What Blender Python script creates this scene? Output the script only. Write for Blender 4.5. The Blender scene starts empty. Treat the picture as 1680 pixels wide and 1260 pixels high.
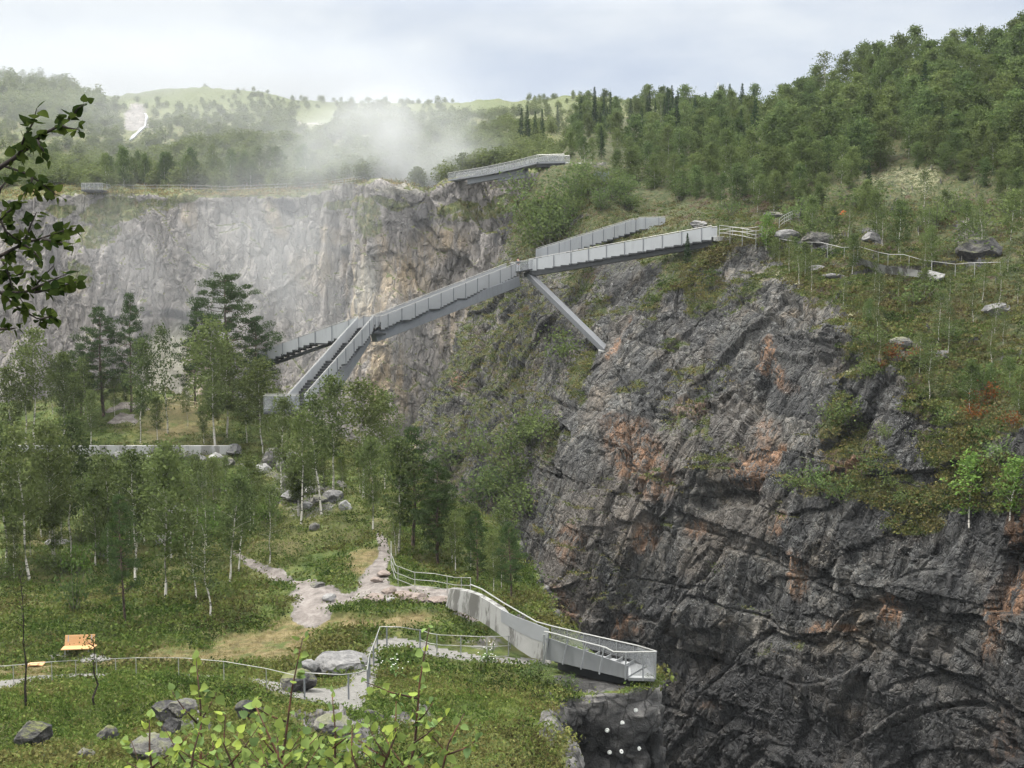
import bpy, math, random
import numpy as np
from mathutils import Vector, Matrix
rng = np.random.default_rng(7)
random.seed(7)
SC = bpy.context.scene
COL = SC.collection
# ------------------------------------------------------------------ camera model
F = 1801.0
PITCH = math.atan(150.0 / F)
CP, SP = math.cos(PITCH), math.sin(PITCH)
def P(px, py, D):
    """Point at forward distance D metres on the sight line of a photograph position."""
    cx = (px - 840.0) / F; cy = (630.0 - py) / F
    dy = CP + cy * SP; dz = -SP + cy * CP
    t = D / dy
    return np.array((cx * t, D, dz * t))
def PZ(px, D, z):
    """Point at forward distance D, height z, in the vertical plane of column px (approx.)."""
    yc = D * CP - z * SP
    return np.array(((px - 840.0) / F * yc, D, z))
def proj(V):
    yc = V[:, 1] * CP - V[:, 2] * SP
    yc = np.where(np.abs(yc) < 1e-3, 1e-3, yc)
    zc = V[:, 1] * SP + V[:, 2] * CP
    return 840 + F * V[:, 0] / yc, 630 - F * zc / yc, yc
# ------------------------------------------------------------------ numpy noise
def _h(ix, iy, iz, s):
    a = (ix.astype(np.int64) * 374761393 + iy.astype(np.int64) * 668265263 + iz.astype(np.int64) * 2147483647 + s * 974711) & 0xFFFFFFFF
    a = ((a ^ (a >> 13)) * 1274126177) & 0xFFFFFFFF
    a = ((a ^ (a >> 16)) * 2246822519) & 0xFFFFFFFF
    a = a ^ (a >> 15)
    return a.astype(np.float64) / 4294967296.0
def vnoise(p, s=0):
    """smooth value noise in -1..1"""
    i = np.floor(p); f = p - i; i = i.astype(np.int64)
    u = f * f * f * (f * (f * 6 - 15) + 10)
    r = 0
    for dx in (0, 1):
        wx = u[:, 0] if dx else 1 - u[:, 0]
        for dy in (0, 1):
            wy = wx * (u[:, 1] if dy else 1 - u[:, 1])
            for dz in (0, 1):
                w = wy * (u[:, 2] if dz else 1 - u[:, 2])
                r = r + w * _h(i[:, 0] + dx, i[:, 1] + dy, i[:, 2] + dz, s)
    return r * 2 - 1
def fbm(p, o=4, s=0, g=0.5):
    r = 0; a = 1.0; t = 0
    for k in range(o):
        r = r + a * vnoise(p * (2.03 ** k) + 17.3 * k, s + k); t += a; a *= g
    return r / t * 1.6
def worley(p, s=0):
    """nearest jittered cell: returns F1, F2, cell random numbers, offset to the cell centre"""
    i = np.floor(p).astype(np.int64)
    n = len(p)
    b1 = np.full(n, 9e9); b2 = np.full(n, 9e9); ids = np.zeros((n, 3), np.int64); off = np.zeros((n, 3))
    for dx in (-1, 0, 1):
        for dy in (-1, 0, 1):
            for dz in (-1, 0, 1):
                c = i + np.array((dx, dy, dz))
                j = np.stack([_h(c[:, 0], c[:, 1], c[:, 2], s + q) for q in (1, 2, 3)], 1)
                d = p - (c + j)
                dd = (d * d).sum(1)
                m = dd < b1
                b2 = np.where(m, b1, np.minimum(b2, dd))
                b1 = np.where(m, dd, b1)
                ids[m] = c[m]; off[m] = d[m]
    rr = [_h(ids[:, 0], ids[:, 1], ids[:, 2], s + q) for q in (11, 12, 13, 14)]
    return np.sqrt(b1), np.sqrt(b2), rr, off
def sstep(a, b, x):
    t = np.clip((x - a) / (b - a), 0, 1)
    return t * t * (3 - 2 * t)
# ------------------------------------------------------------------ object helpers
def mesh_np(name, V, Q, mat=None, smooth=False, attrs=None, tris=None, face_mat=None):
    me = bpy.data.meshes.new(name)
    V = np.asarray(V, np.float32); Q = np.asarray(Q, np.int32).reshape(-1, 4) if Q is not None else np.zeros((0, 4), np.int32)
    nt = 0 if tris is None else len(tris)
    me.vertices.add(len(V)); me.vertices.foreach_set('co', V.ravel())
    loops = Q.ravel()
    if nt: loops = np.concatenate([loops, np.asarray(tris, np.int32).ravel()])
    me.loops.add(len(loops)); me.loops.foreach_set('vertex_index', loops.astype(np.int32))
    st = np.arange(len(Q)) * 4
    if nt: st = np.concatenate([st, len(Q) * 4 + np.arange(nt) * 3])
    me.polygons.add(len(Q) + nt); me.polygons.foreach_set('loop_start', st.astype(np.int32))
    if smooth: me.polygons.foreach_set('use_smooth', np.ones(len(Q) + nt, bool))
    for k, a in (attrs or {}).items():
        a = np.asarray(a, np.float32)
        if a.ndim == 1:
            at = me.attributes.new(k, 'FLOAT', 'POINT'); at.data.foreach_set('value', a)
        else:
            at = me.attributes.new(k, 'FLOAT_COLOR', 'POINT')
            if a.shape[1] == 3: a = np.concatenate([a, np.ones((len(a), 1), np.float32)], 1)
            at.data.foreach_set('color', a.ravel())
    me.update(calc_edges=True)
    if mat is not None:
        for m in (mat if isinstance(mat, (list, tuple)) else [mat]): me.materials.append(m)
    return me
def link(name, me, parent=None, loc=None):
    o = bpy.data.objects.new(name, me); COL.objects.link(o)
    if parent is not None: o.parent = parent
    if loc is not None: o.location = loc
    return o
def tag(o, label, cat=None, group=None, kind=None):
    if label: o['label'] = label
    if cat: o['category'] = cat
    if group: o['group'] = group
    if kind: o['kind'] = kind
    return o
def thing(name, label, cat, loc=(0, 0, 0), group=None):
    o = bpy.data.objects.new(name, None); COL.objects.link(o)
    o.empty_display_size = 0.2
    o.location = [float(c) for c in loc]
    return tag(o, label, cat, group)
class MB:
    """collects shapes given in world coordinates and links them as one mesh object"""
    def __init__(s): s.v = []; s.f = []
    def add(s, v, f):
        b = len(s.v); s.v += [tuple(map(float, q)) for q in v]; s.f += [tuple(b + i for i in q) for q in f]; return s
    def tube(s, pts, r, n=6, cap=True):
        pts = [np.asarray(q, float) for q in pts]; rs = r if isinstance(r, (list, tuple, np.ndarray)) else [r] * len(pts)
        V = []; Fc = []
        for i, q in enumerate(pts):
            d = pts[min(i + 1, len(pts) - 1)] - pts[max(i - 1, 0)]
            d = d / (np.linalg.norm(d) + 1e-9)
            a = np.cross(d, (0, 0, 1.0))
            if np.linalg.norm(a) < 1e-3: a = np.cross(d, (0, 1.0, 0))
            a /= np.linalg.norm(a); b = np.cross(d, a)
            for k in range(n):
                t = 2 * math.pi * k / n
                V.append(q + rs[i] * (math.cos(t) * a + math.sin(t) * b))
        for i in range(len(pts) - 1):
            for k in range(n):
                Fc.append((i * n + k, i * n + (k + 1) % n, (i + 1) * n + (k + 1) % n, (i + 1) * n + k))
        if cap: Fc.append(tuple(range(n - 1, -1, -1))); Fc.append(tuple(range((len(pts) - 1) * n, len(pts) * n)))
        return s.add(V, Fc)
    def bar(s, a, b, w, h, up=(0, 0, 1)):
        """box beam between two points, width w across, height h along up"""
        a = np.asarray(a, float); b = np.asarray(b, float); d = b - a; d /= np.linalg.norm(d)
        up = np.asarray(up, float)
        sd = np.cross(d, up); sd /= np.linalg.norm(sd); u = np.cross(sd, d)
        V = [q + i * sd * w / 2 + j * u * h / 2 for q in (a, b) for i, j in ((-1, -1), (1, -1), (1, 1), (-1, 1))]
        return s.add(V, [(3, 2, 1, 0), (4, 5, 6, 7), (0, 1, 5, 4), (1, 2, 6, 5), (2, 3, 7, 6), (3, 0, 4, 7)])
    def slab(s, poly, off):
        """prism of a polygon (list of points) pushed by the vector off"""
        poly = [np.asarray(q, float) for q in poly]; n = len(poly); off = np.asarray(off, float)
        V = poly + [q + off for q in poly]
        return s.add(V, [tuple(range(n)), tuple(range(2 * n - 1, n - 1, -1))] + [((i + 1) % n, i, i + n, (i + 1) % n + n) for i in range(n)])
    def strip(s, A, B, off):
        """thick sheet between two equally long point rows"""
        A = [np.asarray(q, float) for q in A]; B = [np.asarray(q, float) for q in B]; off = np.asarray(off, float); n = len(A)
        V = A + B + [q + off for q in A] + [q + off for q in B]; Fc = []
        for i in range(n - 1):
            Fc += [(i, i + 1, n + i + 1, n + i), (2 * n + i + 1, 2 * n + i, 3 * n + i, 3 * n + i + 1),
                   (i + 1, i, 2 * n + i, 2 * n + i + 1), (n + i, n + i + 1, 3 * n + i + 1, 3 * n + i)]
        Fc += [(0, n, 3 * n, 2 * n), (2 * n - 1, n - 1, 3 * n - 1, 4 * n - 1)]
        return s.add(V, Fc)
    def build(s, name, mat, parent=None, org=(0, 0, 0), smooth=False, bevel=0):
        me = bpy.data.meshes.new(name)
        o_ = np.asarray(org, float)
        me.from_pydata([tuple(np.asarray(q) - o_) for q in s.v], [], s.f); me.update()
        import bmesh
        bm = bmesh.new(); bm.from_mesh(me); bmesh.ops.recalc_face_normals(bm, faces=bm.faces)
        if bevel: bmesh.ops.bevel(bm, geom=list(bm.edges), offset=bevel, segments=1, affect='EDGES', clamp_overlap=True)
        bm.to_mesh(me); bm.free()
        if smooth: me.polygons.foreach_set('use_smooth', np.ones(len(me.polygons), bool))
        if mat: me.materials.append(mat)
        return link(name, me, parent)
# ------------------------------------------------------------------ node helpers
class NT:
    def __init__(s, mat):
        s.t = mat.node_tree; s.n = s.t.nodes; s.l = s.t.links
    def new(s, typ, **kw):
        n = s.n.new(typ)
        for k, v in kw.items(): setattr(n, k, v)
        return n
    def put(s, sock, v):
        if isinstance(v, bpy.types.NodeSocket): s.l.new(v, sock)
        elif v is not None:
            if hasattr(sock.default_value, '__len__') and not hasattr(v, '__len__'): v = (v, v, v, 1)
            elif hasattr(sock.default_value, '__len__') and len(sock.default_value) == 4 and len(v) == 3: v = (*v, 1)
            sock.default_value = v
    def attr(s, name, out='Fac'):
        n = s.new('ShaderNodeAttribute'); n.attribute_name = name; return n.outputs[out]
    def math(s, op, a, b=None, c=None, clamp=False):
        n = s.new('ShaderNodeMath', operation=op, use_clamp=clamp)
        s.put(n.inputs[0], a)
        if b is not None: s.put(n.inputs[1], b)
        if c is not None: s.put(n.inputs[2], c)
        return n.outputs[0]
    def mix(s, f, a, b, mode='MIX'):
        n = s.new('ShaderNodeMix', data_type='RGBA', blend_type=mode)
        s.put(n.inputs[0], f); s.put(n.inputs[6], a); s.put(n.inputs[7], b)
        return n.outputs[2]
    def noise(s, vec, scale, detail=4, rough=0.55, dist=0.0):
        n = s.new('ShaderNodeTexNoise'); s.put(n.inputs['Vector'], vec)
        n.inputs['Scale'].default_value = scale; n.inputs['Detail'].default_value = detail
        n.inputs['Roughness'].default_value = rough; n.inputs['Distortion'].default_value = dist
        return n.outputs['Fac']
    def voro(s, vec, scale, feature='F1', out='Distance', rand=1.0):
        n = s.new('ShaderNodeTexVoronoi', feature=feature); s.put(n.inputs['Vector'], vec)
        n.inputs['Scale'].default_value = scale; n.inputs['Randomness'].default_value = rand
        return n.outputs[out]
    def ramp(s, f, stops):
        n = s.new('ShaderNodeValToRGB'); s.put(n.inputs[0], f); e = n.color_ramp.elements
        while len(e) < len(stops): e.new(0.5)
        for q, (p, c) in zip(e, stops):
            q.position = p; q.color = (*c, 1) if hasattr(c, '__len__') else (c, c, c, 1)
        return n.outputs[0]
    def sm(s, x, a, b):
        n = s.new('ShaderNodeMapRange', interpolation_type='SMOOTHSTEP', clamp=True)
        s.put(n.inputs['Value'], x); n.inputs['From Min'].default_value = a; n.inputs['From Max'].default_value = b
        return n.outputs['Result']
    def mapping(s, vec, scale=(1, 1, 1), rot=(0, 0, 0)):
        n = s.new('ShaderNodeMapping'); s.put(n.inputs['Vector'], vec)
        n.inputs['Scale'].default_value = scale; n.inputs['Rotation'].default_value = rot
        return n.outputs[0]
    def pos(s): return s.new('ShaderNodeNewGeometry').outputs['Position']
    def obj(s): return s.new('ShaderNodeTexCoord').outputs['Object']
    def bump(s, h, strength=0.5, dist=0.1):
        n = s.new('ShaderNodeBump'); s.put(n.inputs['Height'], h)
        n.inputs['Strength'].default_value = strength; n.inputs['Distance'].default_value = dist
        return n.outputs[0]
    def bsdf(s, color, rough=0.8, normal=None, metal=0.0, spec=0.3):
        b = s.new('ShaderNodeBsdfPrincipled'); s.put(b.inputs['Base Color'], color); s.put(b.inputs['Roughness'], rough)
        b.inputs['Metallic'].default_value = metal; b.inputs['Specular IOR Level'].default_value = spec
        if normal is not None: s.put(b.inputs['Normal'], normal)
        return b.outputs[0]
    def out(s, sh, vol=None):
        o = s.new('ShaderNodeOutputMaterial')
        if sh is not None: s.l.new(sh, o.inputs['Surface'])
        if vol is not None: s.l.new(vol, o.inputs['Volume'])
def material(name):
    m = bpy.data.materials.new(name); m.use_nodes = True; m.node_tree.nodes.clear()
    return m, NT(m)
# ------------------------------------------------------------------ materials
def foliage_mat(name, c1, c2, c3, trans=0.35, objvar=0.35):
    m, t = material(name)
    tint = t.attr('tint')
    c = t.mix(tint, c1, c2)
    rnd = t.new('ShaderNodeObjectInfo').outputs['Random']
    c = t.mix(t.math('MULTIPLY', rnd, objvar), c, c3)
    hs = t.new('ShaderNodeHueSaturation'); hs.inputs['Saturation'].default_value = 1.0
    t.put(hs.inputs['Value'], t.math('ADD', t.math('MULTIPLY', t.math('FRACT', t.math('MULTIPLY', rnd, 7.31)), 0.5), 0.75))
    t.put(hs.inputs['Color'], c); c = hs.outputs[0]
    d = t.new('ShaderNodeBsdfDiffuse'); t.put(d.inputs[0], c)
    tr = t.new('ShaderNodeBsdfTranslucent'); t.put(tr.inputs[0], c)
    mx = t.new('ShaderNodeMixShader'); mx.inputs[0].default_value = trans
    t.l.new(d.outputs[0], mx.inputs[1]); t.l.new(tr.outputs[0], mx.inputs[2])
    t.out(mx.outputs[0]); return m
M = {}
M['birch_leaf'] = foliage_mat('birch_leaf', (0.048, 0.071, 0.027), (0.112, 0.146, 0.055), (0.14, 0.15, 0.05))
M['hill_leaf'] = foliage_mat('hill_leaf', (0.048, 0.082, 0.032), (0.122, 0.172, 0.060), (0.17, 0.18, 0.06))
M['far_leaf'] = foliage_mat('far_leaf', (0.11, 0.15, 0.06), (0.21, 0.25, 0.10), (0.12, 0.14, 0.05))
M['light_leaf'] = foliage_mat('light_leaf', (0.09, 0.16, 0.04), (0.16, 0.26, 0.06), (0.15, 0.2, 0.05))
M['spruce_leaf'] = foliage_mat('spruce_leaf', (0.018, 0.04, 0.018), (0.045, 0.08, 0.032), (0.04, 0.06, 0.02), 0.15)
M['pine_leaf'] = foliage_mat('pine_leaf', (0.024, 0.044, 0.018), (0.072, 0.108, 0.042), (0.06, 0.08, 0.03), 0.15)
M['red_leaf'] = foliage_mat('red_leaf', (0.12, 0.05, 0.02), (0.20, 0.085, 0.03), (0.14, 0.07, 0.03))
M['sprig_leaf'] = foliage_mat('sprig_leaf', (0.13, 0.205, 0.085), (0.27, 0.33, 0.065), (0.25, 0.28, 0.06), 0.35, 0.1)
M['branch_leaf'] = foliage_mat('branch_leaf', (0.022, 0.040, 0.013), (0.085, 0.115, 0.026), (0.06, 0.08, 0.02), 0.4, 0.05)  # leaf colours darkened to show the bough backlit

def cover_mat():
    m, t = material('ground_cover')
    c = t.attr('col', 'Color')
    d = t.new('ShaderNodeBsdfDiffuse'); t.put(d.inputs[0], c)
    tr = t.new('ShaderNodeBsdfTranslucent'); t.put(tr.inputs[0], c)
    mx = t.new('ShaderNodeMixShader'); mx.inputs[0].default_value = 0.3
    t.l.new(d.outputs[0], mx.inputs[1]); t.l.new(tr.outputs[0], mx.inputs[2])
    t.out(mx.outputs[0]); return m
M['cover'] = cover_mat()

def bark(name, c1, c2, scale, stretch, thr):
    m, t = material(name)
    o = t.obj()
    n = t.noise(t.mapping(o, stretch), scale, 3, 0.6)
    c = t.mix(t.sm(n, thr, thr + 0.08), c1, c2)
    t.out(t.bsdf(c, 0.9)); return m
M['birch_bark'] = bark('birch_bark', (0.055, 0.05, 0.045), (0.52, 0.49, 0.44), 2.2, (1, 1, 3.0), 0.40)
M['far_bark'] = bark('far_bark', (0.3, 0.3, 0.28), (0.62, 0.6, 0.56), 2.0, (1, 1, 1), 0.4)
M['grey_bark'] = bark('grey_bark', (0.06, 0.055, 0.05), (0.16, 0.145, 0.13), 3, (2, 2, 0.6), 0.5)
M['pine_bark'] = bark('pine_bark', (0.05, 0.04, 0.034), (0.15, 0.10, 0.075), 3, (2, 2, 0.6), 0.5)
M['twig'] = bark('twig', (0.05, 0.028, 0.02), (0.11, 0.05, 0.032), 20, (1, 1, 0.5), 0.5)
M['dark_twig'] = bark('dark_twig', (0.018, 0.014, 0.012), (0.045, 0.035, 0.03), 20, (1, 1, 0.5), 0.5)

def rock_cliff():
    m, t = material('cliff_rock')
    p = t.pos()
    veg = t.attr('veg'); stain = t.attr('stain'); wet = t.attr('wet'); cell = t.attr('cell'); lich = t.attr('lich'); pale = t.attr('pale')
    n1 = t.noise(p, 0.22, 5, 0.6); n2 = t.noise(t.mapping(p, (1, 1, 0.45), (0, 0.3, 0)), 1.1, 6, 0.65); n3 = t.noise(p, 5.0, 4, 0.6)
    v = t.math('ADD', t.math('MULTIPLY', n2, 0.46), t.math('ADD', t.math('MULTIPLY', cell, 0.36), t.math('MULTIPLY', n3, 0.24)))
    c = t.ramp(v, [(0.31, (0.014, 0.014, 0.015)), (0.45, (0.044, 0.043, 0.043)), (0.58, (0.095, 0.090, 0.083)), (0.73, (0.23, 0.205, 0.175))])
    # broken faces: each fracture facet has its own weathering, dark lines run along the joints
    wp = t.new('ShaderNodeVectorMath', operation='ADD'); t.l.new(p, wp.inputs[0])
    wn = t.new('ShaderNodeTexNoise'); t.l.new(p, wn.inputs['Vector']); wn.inputs['Scale'].default_value = 1.4; wn.inputs['Detail'].default_value = 3
    ws = t.new('ShaderNodeVectorMath', operation='SCALE'); t.l.new(wn.outputs['Color'], ws.inputs[0]); ws.inputs['Scale'].default_value = 0.55
    t.l.new(ws.outputs[0], wp.inputs[1]); wv = wp.outputs[0]
    mA = t.mapping(wv, (1, 1, 0.42), (0, 0.28, 0)); mB = t.mapping(wv, (1, 1, 0.5), (0, 0.2, 0.4))
    eA = t.voro(mA, 0.75, 'DISTANCE_TO_EDGE'); eB = t.voro(mB, 2.1, 'DISTANCE_TO_EDGE')
    sep = t.new('ShaderNodeSeparateColor'); t.l.new(t.voro(mA, 0.75, out='Color'), sep.inputs[0])
    sep2 = t.new('ShaderNodeSeparateColor'); t.l.new(t.voro(mB, 2.1, out='Color'), sep2.inputs[0])
    tone = t.math('ADD', 0.50, t.math('ADD', t.math('MULTIPLY', sep.outputs[0], 0.62), t.math('MULTIPLY', sep2.outputs[0], 0.55)))
    c = t.mix(1.0, c, tone, 'MULTIPLY')
    gr = t.math('MAXIMUM', t.math('SUBTRACT', 1, t.sm(eA, 0.0, 0.045)), t.math('MULTIPLY', t.math('SUBTRACT', 1, t.sm(eB, 0.0, 0.05)), t.math('MULTIPLY', t.sm(sep.outputs[1], 0.35, 0.5), 0.8)))
    c = t.mix(t.math('MULTIPLY', gr, 0.7), c, (0.012, 0.012, 0.012))
    # grey crustose patches with a crisp edge
    lp = t.math('MULTIPLY', t.sm(t.noise(p, 1.9, 6, 0.75), 0.54, 0.58), t.sm(n1, 0.38, 0.54))
    c = t.mix(t.math('MULTIPLY', lp, 0.7), c, t.mix(n3, (0.13, 0.13, 0.125), (0.27, 0.268, 0.255)))
    brown = t.mix(t.sm(n1, 0.48, 0.68), (0.97, 1.0, 1.02), (1.10, 0.99, 0.85))
    c = t.mix(1.0, c, brown, 'MULTIPLY')
    c = t.mix(t.math('MULTIPLY', pale, 0.75), c, t.mix(n2, (0.11, 0.096, 0.084), (0.25, 0.22, 0.19)))
    # iron staining
    oc = t.mix(1.0, t.mix(n3, (0.21, 0.095, 0.045), (0.28, 0.18, 0.11)), tone, 'MULTIPLY')
    sm_ = t.math('MULTIPLY', stain, t.sm(t.noise(t.mapping(p, (1, 1, 0.5)), 1.6, 6, 0.75), 0.44, 0.54))
    c = t.mix(t.math('MULTIPLY', sm_, 0.85, clamp=True), c, oc)
    # wet dark rock
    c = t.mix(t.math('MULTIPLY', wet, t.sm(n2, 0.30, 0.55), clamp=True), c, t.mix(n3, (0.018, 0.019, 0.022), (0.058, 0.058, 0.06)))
    # crustose lichen: small white spots in colonies
    col = t.math('ADD', t.sm(t.noise(p, 0.35, 4, 0.65), 0.52, 0.68), lich, clamp=True)
    d1 = t.voro(p, 3.2); s1 = t.math('SUBTRACT', 1, t.sm(d1, 0.08, 0.20))
    d2 = t.voro(p, 8.0); s2 = t.math('SUBTRACT', 1, t.sm(d2, 0.15, 0.34))
    sp = t.math('MULTIPLY', t.math('MAXIMUM', s1, t.math('MULTIPLY', s2, 0.75)), col)
    c = t.mix(t.math('MULTIPLY', sp, 0.9), c, (0.42, 0.42, 0.40))
    # moss and heath
    vn = t.noise(p, 1.3, 6, 0.7); vn2 = t.noise(p, 0.28, 4, 0.6)
    g = t.ramp(vn, [(0.30, (0.028, 0.036, 0.012)), (0.45, (0.062, 0.085, 0.024)), (0.58, (0.105, 0.100, 0.038)), (0.72, (0.15, 0.115, 0.05))])
    g = t.mix(t.sm(vn2, 0.55, 0.68), g, (0.085, 0.055, 0.032))
    lc = t.math('MULTIPLY', t.attr('ylich'), t.sm(t.noise(p, 1.8, 5, 0.7), 0.46, 0.56))
    g = t.mix(lc, g, (0.40, 0.39, 0.24))
    f = t.sm(t.math('ADD', veg, t.math('MULTIPLY', t.math('SUBTRACT', t.noise(p, 2.4, 5, 0.7), 0.5), 1.1)), 0.40, 0.62)
    c = t.mix(f, c, g)
    h = t.math('ADD', t.math('MULTIPLY', t.noise(t.mapping(p, (1, 1, 0.5), (0, 0.3, 0)), 2.5, 7, 0.72), 1.0), t.math('MULTIPLY', t.noise(p, 9, 4, 0.6), 0.4))
    h = t.math('ADD', h, t.math('ADD', t.math('MULTIPLY', t.sm(eA, 0.0, 0.10), 0.7), t.math('MULTIPLY', t.sm(eB, 0.0, 0.12), 0.35)))
    h = t.math('ADD', h, t.math('ADD', t.math('MULTIPLY', sep.outputs[2], 0.5), t.math('MULTIPLY', sep2.outputs[2], 0.3)))
    rough = t.math('SUBTRACT', 0.85, t.math('MULTIPLY', wet, 0.35))
    t.out(t.bsdf(c, rough, t.bump(h, 1.0, 0.45), spec=0.35)); return m
M['cliff'] = rock_cliff()

def far_rock():
    m, t = material('far_cliff_rock')
    p = t.pos()
    veg = t.attr('veg'); stain = t.attr('stain'); pale = t.attr('pale'); cell = t.attr('cell'); wet = t.attr('wet')
    st = t.noise(t.mapping(p, (1, 1, 0.10)), 0.45, 6, 0.65)
    st2 = t.noise(t.mapping(p, (1, 1, 0.06)), 1.6, 5, 0.6)
    n2 = t.noise(p, 0.35, 6, 0.65)
    v = t.math('ADD', t.math('ADD', t.math('MULTIPLY', st, 0.38), t.math('MULTIPLY', n2, 0.28)), t.math('ADD', t.math('MULTIPLY', cell, 0.14), t.math('MULTIPLY', st2, 0.22)))
    c = t.ramp(v, [(0.32, (0.13, 0.122, 0.120)), (0.46, (0.205, 0.19, 0.18)), (0.60, (0.275, 0.25, 0.23)), (0.74, (0.36, 0.33, 0.30))])
    wn = t.new('ShaderNodeTexNoise'); t.l.new(p, wn.inputs['Vector']); wn.inputs['Scale'].default_value = 0.6; wn.inputs['Detail'].default_value = 3
    ws = t.new('ShaderNodeVectorMath', operation='SCALE'); t.l.new(wn.outputs['Color'], ws.inputs[0]); ws.inputs['Scale'].default_value = 1.2
    wp = t.new('ShaderNodeVectorMath', operation='ADD'); t.l.new(p, wp.inputs[0]); t.l.new(ws.outputs[0], wp.inputs[1])
    mA = t.mapping(wp.outputs[0], (1, 1, 0.28), (0, 0.2, 0)); eA = t.voro(mA, 0.42, 'DISTANCE_TO_EDGE'); eB = t.voro(mA, 1.1, 'DISTANCE_TO_EDGE')
    sc_ = t.new('ShaderNodeSeparateColor'); t.l.new(t.voro(mA, 0.42, out='Color'), sc_.inputs[0])
    sd_ = t.new('ShaderNodeSeparateColor'); t.l.new(t.voro(mA, 1.1, out='Color'), sd_.inputs[0])
    c = t.mix(1.0, c, t.math('ADD', 0.72, t.math('ADD', t.math('MULTIPLY', sc_.outputs[0], 0.34), t.math('MULTIPLY', sd_.outputs[0], 0.28))), 'MULTIPLY')
    c = t.mix(t.math('MULTIPLY', t.math('SUBTRACT', 1, t.sm(eA, 0.0, 0.04)), 0.28), c, (0.05, 0.05, 0.05))
    c = t.mix(t.math('MULTIPLY', wet, t.sm(st, 0.38, 0.55)), c, (0.062, 0.062, 0.070))
    s_ = t.math('MULTIPLY', stain, t.sm(st, 0.36, 0.60))
    c = t.mix(t.math('MULTIPLY', s_, 0.85), c, t.mix(n2, (0.33, 0.235, 0.15), (0.39, 0.32, 0.20)))
    c = t.mix(t.math('MULTIPLY', pale, 0.9), c, t.mix(st2, (0.52, 0.48, 0.38), (0.66, 0.63, 0.52)))
    g = t.ramp(t.noise(p, 0.9, 6, 0.7), [(0.3, (0.05, 0.065, 0.024)), (0.48, (0.115, 0.135, 0.045)), (0.62, (0.17, 0.15, 0.07)), (0.75, (0.24, 0.15, 0.08))])
    g = t.mix(t.attr('grass'), g, t.mix(t.noise(p, 0.12, 4, 0.6), (0.085, 0.115, 0.042), (0.14, 0.16, 0.058)))
    f = t.sm(t.math('ADD', veg, t.math('MULTIPLY', t.math('SUBTRACT', t.noise(p, 1.0, 5, 0.7), 0.5), 1.2)), 0.40, 0.62)
    c = t.mix(f, c, g)
    h = t.math('ADD', t.noise(t.mapping(p, (1, 1, 0.3)), 0.8, 8, 0.7), t.math('MULTIPLY', t.noise(p, 3, 4, 0.6), 0.4))
    h = t.math('ADD', h, t.math('ADD', t.math('MULTIPLY', t.sm(eA, 0.0, 0.1), 0.6), t.math('MULTIPLY', t.sm(eB, 0.0, 0.1), 0.3)))
    t.out(t.bsdf(c, 0.85, t.bump(h, 0.9, 0.6), spec=0.3)); return m
M['far'] = far_rock()

def near_ground():
    m, t = material('near_ground')
    p = t.pos()
    rock = t.attr('rock'); heath = t.attr('heath'); bare = t.attr('bare'); wet = t.attr('wet')
    vn = t.noise(p, 1.1, 6, 0.7); v2 = t.noise(p, 0.18, 4, 0.6)
    g = t.ramp(vn, [(0.28, (0.022, 0.034, 0.010)), (0.44, (0.055, 0.082, 0.020)), (0.58, (0.095, 0.115, 0.032)), (0.74, (0.15, 0.14, 0.05))])
    g = t.mix(t.math('MULTIPLY', t.sm(v2, 0.5, 0.66), 0.6), g, (0.080, 0.064, 0.030))
    b = t.ramp(t.noise(p, 2.2, 6, 0.75), [(0.3, (0.065, 0.055, 0.026)), (0.5, (0.15, 0.118, 0.055)), (0.7, (0.22, 0.185, 0.095))])
    g = t.mix(t.math('MULTIPLY', heath, t.sm(t.noise(p, 0.9, 5, 0.7), 0.3, 0.55)), g, b)
    n2 = t.noise(p, 1.5, 6, 0.65)
    r = t.ramp(n2, [(0.3, (0.045, 0.045, 0.046)), (0.5, (0.12, 0.115, 0.11)), (0.7, (0.25, 0.235, 0.22))])
    mA = t.mapping(p, (1, 1, 0.5), (0, 0.3, 0)); eA = t.voro(mA, 1.3, 'DISTANCE_TO_EDGE')
    sc_ = t.new('ShaderNodeSeparateColor'); t.l.new(t.voro(mA, 1.3, out='Color'), sc_.inputs[0])
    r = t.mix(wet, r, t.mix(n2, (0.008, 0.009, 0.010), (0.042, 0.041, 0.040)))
    r = t.mix(1.0, r, t.math('ADD', 0.6, t.math('MULTIPLY', sc_.outputs[0], 0.85)), 'MULTIPLY')
    r = t.mix(t.math('MULTIPLY', t.math('SUBTRACT', 1, t.sm(eA, 0.0, 0.05)), 0.65), r, (0.012, 0.012, 0.012))
    br = t.ramp(n2, [(0.3, (0.10, 0.09, 0.083)), (0.5, (0.195, 0.172, 0.158)), (0.7, (0.285, 0.262, 0.243))])
    r = t.mix(bare, r, br)
    f = t.sm(t.math('ADD', t.math('MAXIMUM', rock, bare), t.math('MULTIPLY', t.math('SUBTRACT', t.noise(p, 2.6, 5, 0.7), 0.5), 0.9)), 0.42, 0.60)
    c = t.mix(f, g, r)
    h = t.math('ADD', t.noise(p, 3.5, 8, 0.7), t.math('MULTIPLY', t.noise(p, 14, 3, 0.6), 0.35))
    t.out(t.bsdf(c, 0.9, t.bump(h, 0.8, 0.2), spec=0.2)); return m
M['ground'] = near_ground()

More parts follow.
